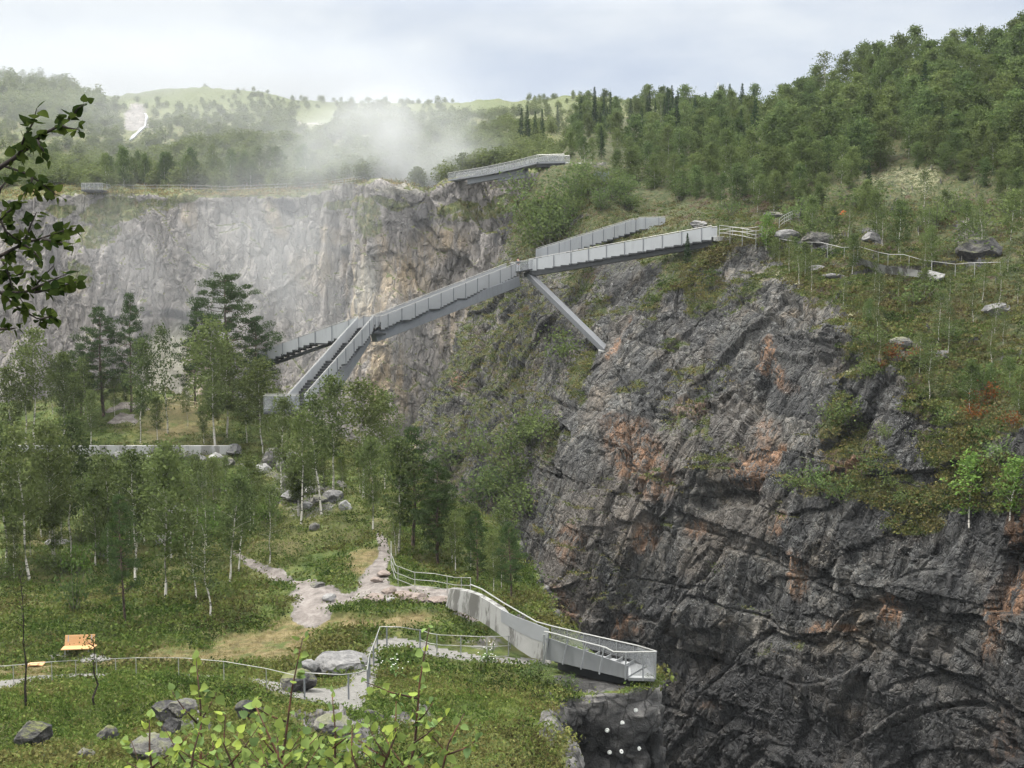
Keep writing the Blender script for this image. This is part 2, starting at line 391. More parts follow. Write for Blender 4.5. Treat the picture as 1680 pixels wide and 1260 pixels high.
def stone(name, c1, c2, c3, sc=1.5, bumpd=0.12, rough=0.85, moss=0.0):
    m, t = material(name)
    p = t.pos()
    n = t.noise(p, sc, 7, 0.68); n2 = t.noise(p, sc * 6, 4, 0.6)
    c = t.ramp(t.math('ADD', t.math('MULTIPLY', n, 0.75), t.math('MULTIPLY', n2, 0.25)), [(0.34, c1), (0.5, c2), (0.68, c3)])
    if moss:
        nz = t.new('ShaderNodeSeparateXYZ'); t.l.new(t.new('ShaderNodeNewGeometry').outputs['Normal'], nz.inputs[0])
        f = t.math('MULTIPLY', t.sm(nz.outputs[2], 0.55, 0.9), t.sm(n, 0.42, 0.55))
        c = t.mix(t.math('MULTIPLY', f, moss), c, (0.10, 0.11, 0.03))
    h = t.math('ADD', n, t.math('MULTIPLY', n2, 0.4))
    t.out(t.bsdf(c, rough, t.bump(h, 0.8, bumpd), spec=0.3)); return m
M['boulder'] = stone('boulder', (0.035, 0.035, 0.036), (0.11, 0.105, 0.10), (0.25, 0.235, 0.21), 1.6, 0.15, moss=0.5)
M['dark_boulder'] = stone('dark_boulder', (0.022, 0.022, 0.024), (0.058, 0.056, 0.056), (0.15, 0.14, 0.13), 1.3, 0.2, moss=0.8)
M['grey_boulder'] = stone('grey_boulder', (0.06, 0.06, 0.061), (0.145, 0.142, 0.14), (0.27, 0.263, 0.25), 1.2, 0.12)
M['white_rock'] = stone('white_rock', (0.12, 0.12, 0.117), (0.23, 0.227, 0.218), (0.36, 0.355, 0.34), 1.2, 0.12)
M['gravel'] = stone('gravel', (0.10, 0.096, 0.088), (0.15, 0.145, 0.134), (0.205, 0.197, 0.184), 6.0, 0.05, 0.95)
M['pink_rock'] = stone('pink_rock', (0.10, 0.08, 0.07), (0.18, 0.145, 0.125), (0.25, 0.21, 0.19), 1.4, 0.1)

def concrete(name, base, dark, streak):
    m, t = material(name)
    p = t.pos()
    n = t.noise(p, 2.0, 6, 0.65)
    c = t.mix(n, tuple(x * 0.8 for x in base), tuple(min(1, x * 1.15) for x in base))
    s_ = t.sm(t.noise(t.mapping(p, (1, 1, 0.22)), streak, 5, 0.7), 0.46, 0.56)
    c = t.mix(t.math('MULTIPLY', s_, 0.85), c, dark)
    t.out(t.bsdf(c, 0.9, t.bump(n, 0.4, 0.03))); return m
M['concrete'] = concrete('concrete', (0.235, 0.235, 0.225), (0.065, 0.062, 0.055), 1.3)
M['pale_concrete'] = concrete('pale_concrete', (0.36, 0.36, 0.35), (0.17, 0.165, 0.155), 0.7)

def steel(name, base, var=0.15, rough=0.45, metal=0.35, sc=1.2):
    m, t = material(name)
    p = t.pos()
    n = t.noise(t.mapping(p, (1, 1, 0.4)), sc, 5, 0.65)
    c = t.mix(n, tuple(x * (1 - var) for x in base), tuple(min(1, x * (1 + var)) for x in base))
    n2 = t.noise(t.mapping(p, (1, 1, 0.2)), sc * 3, 4, 0.6)
    c = t.mix(t.math('MULTIPLY', t.sm(n2, 0.52, 0.66), 0.25), c, tuple(x * 0.6 for x in base))
    t.out(t.bsdf(c, t.math('ADD', rough - 0.1, t.math('MULTIPLY', n, 0.2)), metal=metal, spec=0.5)); return m
M['steel'] = steel('galvanised_steel', (0.27, 0.277, 0.28))
M['panel'] = steel('steel_panel', (0.205, 0.212, 0.217), 0.16, 0.5, 0.15, 0.6)
M['bridge_panel'] = steel('bridge_panel', (0.36, 0.37, 0.38), 0.16, 0.5, 0.15, 0.6)
M['girder'] = steel('weathered_girder', (0.185, 0.195, 0.21), 0.2, 0.6, 0.2)
M['strut_steel'] = steel('strut_steel', (0.115, 0.12, 0.13), 0.2, 0.6, 0.2)
M['dark_steel'] = steel('dark_steel', (0.045, 0.047, 0.05), 0.2, 0.6, 0.2)
M['rail'] = steel('rail_steel', (0.31, 0.31, 0.295), 0.12, 0.4, 0.3)
M['brown_rail'] = steel('weathered_rail', (0.33, 0.30, 0.25), 0.15, 0.5, 0.2)
M['yellow_rail'] = steel('yellowed_rail', (0.48, 0.42, 0.27), 0.12, 0.5, 0.1)
def net(name, base, cover):
    """fine steel net: wires far thinner than a picture element, so a share of the light passes"""
    m, t = material(name)
    b = t.bsdf(base, 0.5, metal=0.2)
    tr = t.new('ShaderNodeBsdfTransparent')
    mx = t.new('ShaderNodeMixShader'); mx.inputs[0].default_value = cover
    t.l.new(tr.outputs[0], mx.inputs[1]); t.l.new(b, mx.inputs[2]); t.out(mx.outputs[0]); return m
M['net'] = net('steel_net', (0.34, 0.35, 0.36), 0.28)
M['dense_net'] = net('dense_steel_net', (0.42, 0.43, 0.44), 0.66)
M['green_net'] = net('green_net', (0.22, 0.27, 0.24), 0.6)
def wood(name, c1, c2):
    m, t = material(name)
    n = t.noise(t.mapping(t.obj(), (1, 8, 8)), 3, 4, 0.6)
    t.out(t.bsdf(t.mix(n, c1, c2), 0.6)); return m
M['wood'] = wood('new_larch', (0.42, 0.235, 0.105), (0.52, 0.31, 0.15))
def plain(name, c, rough=0.7, metal=0.0):
    m, t = material(name)
    n = t.noise(t.obj(), 9, 3, 0.5)
    t.out(t.bsdf(t.mix(n, tuple(x * 0.85 for x in c), tuple(min(1, x * 1.1) for x in c)), rough, metal=metal)); return m
M['white_paint'] = plain('white_paint', (0.72, 0.72, 0.68))
M['orange'] = plain('orange_cloth', (0.62, 0.16, 0.05))
M['skin'] = plain('skin', (0.45, 0.28, 0.2)); M['black_cloth'] = plain('black_cloth', (0.02, 0.02, 0.024))
M['white_cloth'] = plain('white_cloth', (0.66, 0.67, 0.70)); M['hair'] = plain('hair', (0.02, 0.015, 0.012))
M['water'] = plain('falling_water', (0.42, 0.44, 0.46), 0.3)
M['river'] = plain('river_water', (0.12, 0.16, 0.15), 0.12)
# ------------------------------------------------------------------ terrain sheets
def cr_axis(C, counts):
    """Catmull-Rom refinement of a control array along axis 0 (counts[i] steps in segment i)"""
    out = []; n = len(C)
    for i in range(n - 1):
        p0 = C[i - 1] if i > 0 else 2 * C[0] - C[1]
        p1, p2 = C[i], C[i + 1]
        p3 = C[i + 2] if i + 2 < n else 2 * C[n - 1] - C[n - 2]
        t = (np.arange(counts[i]) / counts[i]).reshape((-1,) + (1,) * (C.ndim - 1))
        # tension lowered a little so that unequal spacing does not overshoot
        m1 = 0.38 * (p2 - p0); m2 = 0.38 * (p3 - p1)
        t2, t3 = t * t, t * t * t
        out.append((2 * t3 - 3 * t2 + 1) * p1 + (t3 - 2 * t2 + t) * m1 + (-2 * t3 + 3 * t2) * p2 + (t3 - t2) * m2)
    out.append(C[-1:])
    return np.concatenate(out, 0)
class Sheet:
    def __init__(s, ctrl, rows, cols):
        assert len(ctrl) == len(rows) + 1 and len(ctrl[0]) == len(cols) + 1
        G = cr_axis(np.asarray(ctrl, float), rows)
        G = cr_axis(np.swapaxes(G, 0, 1), cols); s.G = np.swapaxes(G, 0, 1).copy()
        s.nr, s.nc = s.G.shape[:2]
        s.rowpos = np.concatenate([i + np.arange(n) / n for i, n in enumerate(rows)] + [[len(rows)]])
        s.colpos = np.concatenate([i + np.arange(n) / n for i, n in enumerate(cols)] + [[len(cols)]])
    def normals(s):
        G = s.G
        a = np.gradient(G, axis=1); b = np.gradient(G, axis=0)
        n = np.cross(a, b); n /= np.linalg.norm(n, axis=2, keepdims=True) + 1e-9
        return n
    def quads(s):
        i = np.arange(s.nr * s.nc).reshape(s.nr, s.nc)
        return np.stack([i[:-1, :-1], i[:-1, 1:], i[1:, 1:], i[1:, :-1]], -1).reshape(-1, 4)
    def finish(s):
        s.V = s.G.reshape(-1, 3); s.px, s.py, s.dep = proj(s.V)
        s.N = s.normals().reshape(-1, 3)
        # a coarse depth picture, used to stand things on the surface
        ok = (s.dep > 1)
        gx = np.clip((s.px[ok] + 200) // 3, 0, 699).astype(int); gy = np.clip((s.py[ok] + 100) // 3, 0, 519).astype(int)
        k = gy * 700 + gx; order = np.lexsort((s.dep[ok], k)); kk = k[order]
        first = np.concatenate([[True], kk[1:] != kk[:-1]])
        s.zb = np.full(700 * 520, -1, np.int64); s.zb[kk[first]] = np.nonzero(ok)[0][order[first]]
    def hit(s, px, py, r=12):
        best = None; bd = 1e9
        gx0 = int((px + 200) // 3); gy0 = int((py + 100) // 3)
        for q in range(0, r):
            for dx in range(-q, q + 1):
                for dy in range(-q, q + 1):
                    if max(abs(dx), abs(dy)) != q: continue
                    x, y = gx0 + dx, gy0 + dy
                    if 0 <= x < 700 and 0 <= y < 520:
                        v = s.zb[y * 700 + x]
                        if v >= 0:
                            d = (s.px[v] - px) ** 2 + (s.py[v] - py) ** 2
                            if d < bd: bd = d; best = v
            if best is not None: break
        return None if best is None else s.V[best].copy()
def blobs(px, py, lst, warp=None):
    """soft union of round patches given as (px, py, rx, ry)"""
    r = np.zeros_like(px)
    if warp is not None: px = px + warp[0]; py = py + warp[1]
    for b in lst:
        x, y, rx, ry = b[:4]; w = b[4] if len(b) > 4 else 1
        d = np.sqrt(((px - x) / rx) ** 2 + ((py - y) / ry) ** 2)
        r = np.maximum(r, w * (1 - sstep(0.55, 1.15, d)))
    return r
def polyline(px, py, pts):
    """distance (picture units, divided by the local half width) to a polyline of (px, py, halfwidth)"""
    best = np.full_like(px, 9e9)
    for (x0, y0, w0), (x1, y1, w1) in zip(pts[:-1], pts[1:]):
        dx, dy = x1 - x0, y1 - y0
        t = np.clip(((px - x0) * dx + (py - y0) * dy) / (dx * dx + dy * dy + 1e-9), 0, 1)
        w = w0 + (w1 - w0) * t
        best = np.minimum(best, np.hypot(px - x0 - t * dx, py - y0 - t * dy) / w)
    return best
def facets(p, s, size, tilt):
    f1, f2, r, off = worley(p / size, s)
    g = np.stack([r[1] - .5, r[2] - .5, r[3] - .5], 1) * tilt
    return (r[0] - .5) * 2 + (g * off).sum(1) * 2, r[1], f2 - f1

def blocks(p, q, s, su, sw, tilt):
    """rectangular joint blocks on the two joint directions of q: step height, random number, gap"""
    u = (q[:, 0] * .95 + q[:, 1] * .25); w = p[:, 2] + .06 * p[:, 0]
    u = u + fbm(p * (.3 / su), 2, s) * su * .08; w = w + fbm(p * (.3 / sw), 2, s + 5) * sw * .08
    # long leaning joints first, each slab broken by its own short cross joints
    Zf = np.zeros_like(u)
    cz = np.floor(u / (su * 2.3)).astype(np.int64)
    seg = np.floor(w / (sw * 3.2) + .9 * _h(cz, cz * 0, cz * 0 + 4, s + 8))
    I0 = seg.astype(np.int64); Z = I0 * 0
    cu = u / su + _h(I0, Z, Z, s + 1) * 7
    J = np.floor(cu).astype(np.int64); fu = cu - np.floor(cu)
    cw = w / sw * (0.6 + 0.8 * _h(J, I0, Z, s)) + _h(J, I0, Z + 1, s + 2) * 7
    cw = cw + (fu - .5) * (_h(J, I0, Z + 2, s) - .5) * .7
    I = np.floor(cw).astype(np.int64) + I0 * 977; fw = cw - np.floor(cw)
    r = [_h(I, J, Z, s + 20 + k) for k in range(4)]
    gap = np.maximum(1 - sstep(0, .07, np.minimum(fu, 1 - fu)), .6 * (1 - sstep(0, .04, np.minimum(fw, 1 - fw)))) * (r[3] > .35)
    colh = _h(J, I0, Z + 9, s + 31)
    r[0] = .62 * colh + .38 * r[0]; r[2] = .5 + (r[2] - .5) * .5
    return (r[0] - .5) * 2.6 + ((r[1] - .5) * (fu - .5) + (r[2] - .5) * (fw - .5)) * tilt * 4, r[3], gap
# ---- near hillside, the ledge of the lower viewpoint and the wooded knoll
def near_sheet():
    u = [-700, -250, 0, 200, 400, 560, 660]
    rows = [  # D, z at each column, z at the edge, edge px, drop
        (-6, [-1.6] * 7, -1.8, 2600, 1), (1.5, [-1.7] * 7, -2.2, 2300, 1), (4.5, [-2.6] * 7, -3.2, 1700, 1),
        (9, [-5.2, -5.2, -5.2, -5.4, -5.5, -5.6, -5.8], -6.6, 1250, 1),
        (15, [-7.6, -7.8, -8.0, -8.2, -8.3, -8.5, -8.8], -9.6, 1010, 1),
        (21, [-9.6, -10.0, -10.3, -10.5, -10.5, -10.7, -10.9], -11.8, 905, 1),
        (27, [-11.2, -11.6, -11.9, -12.0, -12.0, -12.2, -12.3], -13.0, 905, 1),
        (33, [-12.4, -12.8, -13.0, -13.1, -13.1, -13.2, -13.4], -14.0, 905, 1),
        (38, [-13.6, -13.9, -14.0, -14.0, -14.0, -14.2, -14.4], -14.9, 905, 1),
        (41.2, [-14.6, -14.8, -14.75, -14.7, -14.75, -14.95, -14.95], -15.6, 905, 1),
        (42.6, [-15.0, -15.15, -15.05, -15.0, -15.1, -15.15, -15.05], -15.8, 1055, 1),
        (45.5, [-15.8, -15.8, -15.6, -15.6, -15.6, -15.5, -15.35], -16.3, 1060, 1),
        (48.5, [-16.3, -16.3, -16.2, -16.2, -16.0, -15.6, -15.4], -16.5, 990, 1),
        (53, [-16.6, -16.6, -16.5, -16.4, -16.1, -15.2, -15.2], -15.9, 900, 1),
        (59, [-16.9, -16.9, -16.8, -16.7, -16.4, -15.5, -15.4], -16.4, 875, 1),
        (67, [-17.0, -17.1, -17.1, -17.0, -16.6, -15.5, -15.3], -17.0, 860, 1),
        (77, [-17.2, -17.3, -17.3, -17.2, -16.4, -15.3, -15.6], -17.4, 830, 1),
        (89, [-17.2, -17.2, -17.2, -17.0, -16.4, -15.4, -16.0], -18.4, 780, 1),
        (100, [-16.6, -16.6, -16.7, -16.5, -16.2, -15.6, -16.6], -19, 730, 1),
        (104.3, [-15.4, -15.5, -15.7, -15.7, -15.7, -15.8, -17], -19.5, 715, 1),
        (106.4, [-14.7, -14.7, -14.85, -14.85, -14.9, -15.8, -17.3], -20, 705, 1),
        (114, [-13.4, -13.5, -13.6, -13.0, -13.4, -15.8, -18], -21, 690, 1),
        (121, [-12.6, -12.6, -12.6, -10.9, -12.2, -16.0, -19], -23, 680, 1),
        (127, [-13.5, -13.5, -13.5, -12.4, -14.0, -19, -24], -27, 672, 1),
        (133, [-20, -20, -20, -20, -23, -28, -33], -36, 668, 1),
        (141, [-60] * 7, -60, 664, 1)]
    C = []
    for D, zs, ze, ep, dr in rows:
        r = []
        for k, z in zip(u, zs):
            q = k if D > 14 else 840 + (k - 840) * (14 / max(D, 0.8)) ** 0.6
            q = min(q, ep - 30 - 12 * (6 - u.index(k)))
            r.append(PZ(q, max(D, 0.3), z) if D > 0 else np.array(((q - 840) / F * 3, D, z)))
        Dq = max(D, 0.5)
        e = PZ(ep, Dq, ze) if D > 0 else np.array((3.5, D, ze))
        r.append(e)
        r.append(e + np.array((0.5, 0, -2.2))); r.append(e + np.array((1.0, 0.5, -7))); r.append(e + np.array((2.5, 1.0, -22)))
        r.append(e + np.array((6, 1.5, -52)))
        C.append(r)
    rc = [3, 4, 6, 8, 10, 14, 24, 26, 24, 20, 22, 22, 26, 26, 28, 26, 26, 20, 12, 14, 22, 18, 12, 8, 8]
    cc = [12, 34, 110, 110, 84, 56, 110, 40, 60, 70, 16]
    s = Sheet(np.array(C), rc, cc)
    N = s.normals(); p = s.G.reshape(-1, 3); nz = N.reshape(-1, 3)[:, 2]
    px, py, dep = proj(p)
    s.px0, s.py0 = px, py
    steep = sstep(0.75, 0.45, nz)
    near = sstep(6, 20, p[:, 1])
    warp = (fbm(p * 0.35, 3, 31) * 14, fbm(p * 0.35, 3, 32) * 8)
    s.path = polyline(px + warp[0] * .25, py + warp[1] * .25, [(-260, 1136, 9), (0, 1124, 9), (60, 1114, 7), (150, 1109, 6), (300, 1110, 5), (400, 1112, 5), (480, 1130, 8), (545, 1140, 13), (578, 1140, 24), (600, 1100, 20), (618, 1062, 12), (650, 1052, 9), (700, 1060, 8), (790, 1076, 7), (900, 1079, 6)])
    s.slab = blobs(px, py, [(525, 985, 55, 20), (505, 1012, 34, 26), (560, 985, 40, 14), (650, 978, 95, 14), (720, 985, 60, 13), (790, 1005, 60, 14)], warp)
    bare = np.maximum(s.slab, 1 - sstep(0.7, 1.5, polyline(px + warp[0] * .5, py + warp[1] * .5, [(384, 912, 4), (420, 930, 6), (470, 950, 9), (505, 968, 16)])))
    bare = np.maximum(bare, 1 - sstep(0.6, 1.5, polyline(px + warp[0] * .6, py + warp[1] * .6, [(625, 875, 7), (632, 905, 10), (622, 935, 16), (612, 958, 26)])))
    bare = np.maximum(bare, blobs(px, py, [(205, 692, 26, 9), (215, 670, 40, 8), (320, 640, 30, 8)], warp))
    heath = blobs(px, py, [(150, 1090, 190, 12), (330, 1080, 120, 22), (430, 1065, 110, 30), (480, 1040, 60, 22), (560, 1030, 60, 16), (650, 1025, 90, 14), (20, 1104, 120, 8), (690, 1020, 60, 10), (600, 920, 40, 30), (300, 690, 90, 40, .7)], warp)
    heath = np.maximum(heath, 0.35 * sstep(0.1, 0.5, fbm(p * 0.12, 3, 41)))
    # rocks showing in the slope under the path, and on the rim of the gorge
    rock = np.maximum(steep, blobs(px, py, [(300, 1180, 60, 22, .8), (560, 1195, 80, 22, .85), (660, 1180, 60, 14, .8), (420, 1170, 26, 14, .8), (500, 820, 90, 40, .75), (470, 770, 70, 36, .7), (790, 1050, 50, 14, .7), (840, 1020, 50, 20, .8), (915, 1180, 25, 60, .8), (250, 765, 250, 14, .8), (330, 800, 40, 14, .8)], warp))
    cliffm = steep * sstep(20, 34, p[:, 1])
    d = fbm(p * 0.16, 4, 1) * 0.55 + fbm(p * 0.6, 4, 2) * 0.20 + fbm(p * 2.2, 3, 3) * 0.07
    d *= (1 - 0.85 * (1 - sstep(1.0, 2.2, s.path))) * near
    d *= 1 - 0.7 * sstep(0.2, 0.6, heath) * (1 - cliffm)
    s.plat = blobs(px, py, [(980, 1090, 120, 60), (850, 1060, 90, 34), (760, 1066, 90, 18)])
    d = d * (1 - .85 * s.plat) - .12 * s.plat
    f1, c1, _ = facets(p * np.array((1, 1, 0.7)), 60, 3.0, 0.7); f2, c2, _ = facets(p * np.array((1, 1, 0.8)), 61, 1.0, 0.8)
    rk = f1 * 0.55 + f2 * 0.22 + fbm(p * 2, 4, 5) * 0.12
    n2 = N.reshape(-1, 3)
    up = np.array((0, 0, 1.0))
    disp = d[:, None] * up * (1 - cliffm)[:, None] + (rk * cliffm)[:, None] * n2 * 1.1
    inner = rock * (1 - cliffm) * near * sstep(1.1, 2.0, s.path)
    disp += (np.abs(f2) * 0.4 * inner + f1 * 0.22 * inner)[:, None] * up
    # the gravel paths are trodden in, with a little bank on the upper side
    disp[:, 2] -= 0.10 * (1 - sstep(0.8, 1.25, s.path))
    s.G = (p + disp).reshape(s.nr, s.nc, 3)
    s.finish()
    rock = np.maximum(rock, blobs(px, py, [(990, 1112, 110, 26)]))
    s.rock = np.clip(np.maximum(rock * 0.75, sstep(0.72, 0.5, s.N[:, 2]) * 0.95), 0, 1); s.heath = heath; s.bare = bare
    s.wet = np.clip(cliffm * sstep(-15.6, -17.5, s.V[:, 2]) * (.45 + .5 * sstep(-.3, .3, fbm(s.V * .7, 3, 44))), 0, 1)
    s.wet = np.maximum(s.wet, .75 * blobs(px, py, [(985, 1112, 120, 22)]))  # not water: wet mask darkens this rock for the platform's shadow
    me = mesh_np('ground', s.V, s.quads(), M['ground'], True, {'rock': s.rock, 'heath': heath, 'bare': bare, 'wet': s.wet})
    tag(link('ground', me), None, kind='structure')
    # gravel path: its own sheet 2 cm above the soil
    q = s.quads(); m = (s.path[q] < 1.0).all(1) & (s.V[q][:, :, 1] > 30).all(1)
    q = q[m]; ids = np.unique(q); rem = np.zeros(len(s.V), np.int64); rem[ids] = np.arange(len(ids))
    pv = s.V[ids].copy(); pv[:, 2] += 0.03
    tag(link('path', mesh_np('path', pv, rem[q], M['gravel'], True)), None, kind='structure')
    return s
S1 = near_sheet()

# ---- the right-hand cliff with the plateau and hill above it
def cliff_sheet():
    cols = [
     [(640,1100,215),(700,900,215),(760,760,215),(820,620,215),(870,480,215),(910,380,215),(930,300,215),(940,280,225),(960,250,260),(980,215,330)],
     [(560,990,150),(628,820,150),(690,700,151),(752,570,155),(812,450,160),(856,345,166),(884,286,170),(900,278,184),(930,240,225),(955,205,320)],
     [(700,1080,122),(735,900,126),(775,760,131),(820,600,138),(865,460,146),(905,345,156),(935,280,163),(952,272,178),(980,232,225),(1000,200,320)],
     [(800,1180,102),(822,980,105),(845,830,110),(872,680,124),(905,520,134),(945,400,142),(985,300,154),(1000,280,175),(1020,232,225),(1040,195,315)],
     [(852,1310,88),(868,1110,90),(885,920,94),(922,720,103),(985,572,119),(1015,460,128),(1045,385,138),(1065,305,165),(1085,235,215),(1105,195,305)],
     [(900,1420,77),(908,1160,79),(920,940,83),(975,760,91),(1015,600,100),(1085,480,112),(1165,396,119),(1178,338,140),(1190,240,195),(1195,195,290)],
     [(1010,1440,74),(1010,1180,76),(1020,950,79),(1070,740,86),(1110,540,97),(1150,445,107),(1210,388,118),(1225,335,140),(1240,235,190),(1245,205,265)],
     [(1130,1460,71),(1128,1210,72),(1135,960,75),(1175,730,81),(1210,520,91),(1240,440,103),(1290,390,115),(1305,335,135),(1315,240,178),(1318,185,235)],
     [(1250,1470,68),(1248,1225,69),(1245,970,72),(1270,750,77),(1300,520,88),(1325,450,98),(1360,395,112),(1375,338,130),(1385,235,165),(1390,150,210)],
     [(1370,1480,64),(1366,1240,65),(1360,990,67),(1375,790,71),(1388,565,82),(1410,480,92),(1435,410,107),(1448,340,126),(1455,230,156),(1462,134,195)],
     [(1500,1480,60),(1497,1250,61),(1490,1010,63),(1490,830,66),(1480,625,76),(1490,520,87),(1510,430,102),(1522,345,122),(1530,230,150),(1538,122,188)],
     [(1620,1480,57),(1617,1260,58),(1610,1040,59),(1605,855,62),(1590,700,70),(1590,575,81),(1595,450,97),(1605,350,118),(1612,228,146),(1620,116,183)],
     [(1740,1480,54),(1737,1270,55),(1728,1060,56),(1720,880,59),(1705,735,66),(1700,610,76),(1700,465,92),(1705,355,114),(1712,225,142),(1720,110,178)],
     [(1900,1490,51),(1897,1280,52),(1890,1080,53),(1880,900,56),(1865,760,62),(1855,630,72),(1850,480,88),(1855,360,110),(1862,220,138),(1870,100,174)],
     [(2250,1500,47),(2245,1290,48),(2240,1090,49),(2230,910,52),(2215,770,58),(2205,640,68),(2200,490,84),(2205,360,106),(2212,215,134),(2220,40,170)]]
    # the face stands close to plumb under its rim
    K = [1, 1, .85, .7, .5, .4, .4, .4, .4, .4, .4, .4, .4, .4, .4]
    D5 = {4: (119, 127), 5: (113, 116), 6: (111, 115), 7: (106, 113), 8: (98, 105), 9: (88, 97), 10: (81, 91), 11: (74, 84)}
    for j, c in enumerate(cols):
        if j in D5: c[4] = (*c[4][:2], D5[j][0]); c[5] = (*c[5][:2], D5[j][1])
        for i in range(4): c[i] = (c[i][0], c[i][1], c[4][2] - (c[4][2] - c[i][2]) * K[j])
    C = np.array([[P(*q) for q in c] for c in cols])            # col,row,3
    back = C[:, -1] + np.array((6, 40, -14)); C = np.concatenate([C, back[:, None]], 1)
    low = C[:, 0] + np.array((0, -3, -30)); C = np.concatenate([low[:, None], C], 1)
    C = np.swapaxes(C, 0, 1)
    rc = [6, 90, 150, 125, 135, 74, 60, 44, 40, 40, 6]
    cc = [24, 44, 46, 48, 60, 66, 66, 66, 66, 66, 66, 66, 40, 8]
    s = Sheet(C, rc, cc)
    N = s.normals(); p = s.G.reshape(-1, 3); n0 = N.reshape(-1, 3); nz = n0[:, 2]
    px, py, dep = proj(p)
    warp = (fbm(p * 0.12, 4, 51) * 34, fbm(p * 0.12, 4, 52) * 34)
    gully = sstep(960, 860, px - (py - 600) * -0.25 + warp[0] * .6)              # the overgrown side ravine
    gully = gully * sstep(1120, 960, py)
    rowp = np.repeat(s.rowpos, s.nc)
    plate = sstep(5.3, 6.4, rowp + warp[1] / 60.0)                                # above the rim
    pl0 = 5.0 + .75 * sstep(1345, 1240, px) * sstep(960, 1040, px)
    plate = sstep(pl0, pl0 + .7, rowp + fbm(p * .2, 3, 53) * .4)
    # leaning joint sets
    a = math.radians(-22); R = np.array(((math.cos(a), 0, math.sin(a)), (0, 1, 0), (-math.sin(a), 0, math.cos(a))))
    q = p @ R.T
    q = q + np.stack([fbm(p * 0.1, 3, 71), fbm(p * 0.1, 3, 72), fbm(p * 0.1, 3, 73)], 1) * 0.25
    fA, cA, eA = facets(q * np.array((1.0, 1.0, 0.5)), 80, 7.0, 0.4)
    a1, k1, g1 = blocks(p, q, 85, 3.2, 7.5, 0.45)
    a2, k2, g2 = blocks(p + 31.7, q, 86, 1.25, 2.9, 0.55)
    a3, k3, g3 = blocks(p + 77.1, q, 87, 0.48, 1.1, 0.6)
    fB, cB_, eB = facets(q * np.array((1.2, 1.0, 0.42)), 81, 2.9, 1.5)
    fC, cC, eC = facets(q * np.array((1.3, 1.0, 0.45)), 82, 1.3, 1.5)
    cB = k2
    # horizontal ledges with undercuts
    led = q[:, 2] * 0.22 + fbm(p * 0.08, 3, 75) * 1.2
    saw = led - np.floor(led)
    saw = sstep(0.0, 0.85, saw) - sstep(0.88, 1.0, saw)
    ridge = 1 - np.abs(fbm(p * np.array((0.5, 0.5, 0.12)), 4, 77))
    rough_ = sstep(-0.35, 0.35, fbm(p * 0.09, 3, 76))
    d = fA * 0.60 + fB * (.16 + .2 * rough_) + a1 * 0.50 + a2 * (0.20 + .20 * rough_) + a3 * .035 + fC * (0.05 + .10 * rough_) + (ridge - .5) * 0.2 + fbm(q * np.array((1.1, 1.1, .16)), 4, 74) * .30 + fbm(p * 0.05, 2, 79) * 0.45
    d = d - 0.50 * g1 - 0.28 * g2 * (.4 + .6 * rough_)
    d = d + fbm(p * 1.6, 3, 78) * 0.05
    soft = fbm(p * 0.10, 4, 91) * 1.0 + fbm(p * 0.45, 4, 92) * 0.45 + np.maximum(fA, -0.1) * 0.5 + np.maximum(fC, -.2) * 0.2
    gd = fA * 0.6 + fB * .15 + a1 * .2 + (ridge - .5) * 1.2 + fbm(p * 0.3, 4, 93) * 0.5
    dd = d * (1 - gully) + gd * gully
    dd = dd * (1 - plate) + soft * plate
    dd *= 1 - 0.6 * sstep(140, 200, p[:, 1])
    # big features: overhanging shelf with a hollow beneath, undercut at mid height, hollow at the foot
    hol = blobs(px, py, [(1395, 605, 52, 24, .7), (1340, 585, 40, 18, .5), (1190, 815, 60, 16, .6)], (warp[0] * .8, warp[1] * .5))
    out = blobs(px, py, [(1380, 545, 80, 22, 1.0), (1200, 775, 70, 22, .7), (1150, 1010, 90, 28, .7), (1290, 560, 60, 26, .6), (1480, 970, 80, 22, .6)], (warp[0] * .3, warp[1] * .2))
    hz = n0.copy(); hz[:, 2] *= (1 - plate) * .5 + plate
    hz /= np.linalg.norm(hz, axis=1, keepdims=True) + 1e-9
    hz = np.where(plate[:, None] > 0.5, np.array((0, 0, 1.0)) * 1.0, hz)
    dirv = n0 * (1 - plate)[:, None] + np.array((0, 0, 1.0)) * plate[:, None]
    P1 = p + dirv * dd[:, None] + n0 * ((out * 0.9 - hol * 1.4) * (1 - plate * .6))[:, None]
    s.G = P1.reshape(s.nr, s.nc, 3)
    s.finish()
    nz2 = s.N[:, 2]
    # -- surface character
    grassy = sstep(0.45, 0.8, nz2) * (1 - 0.9 * hol)
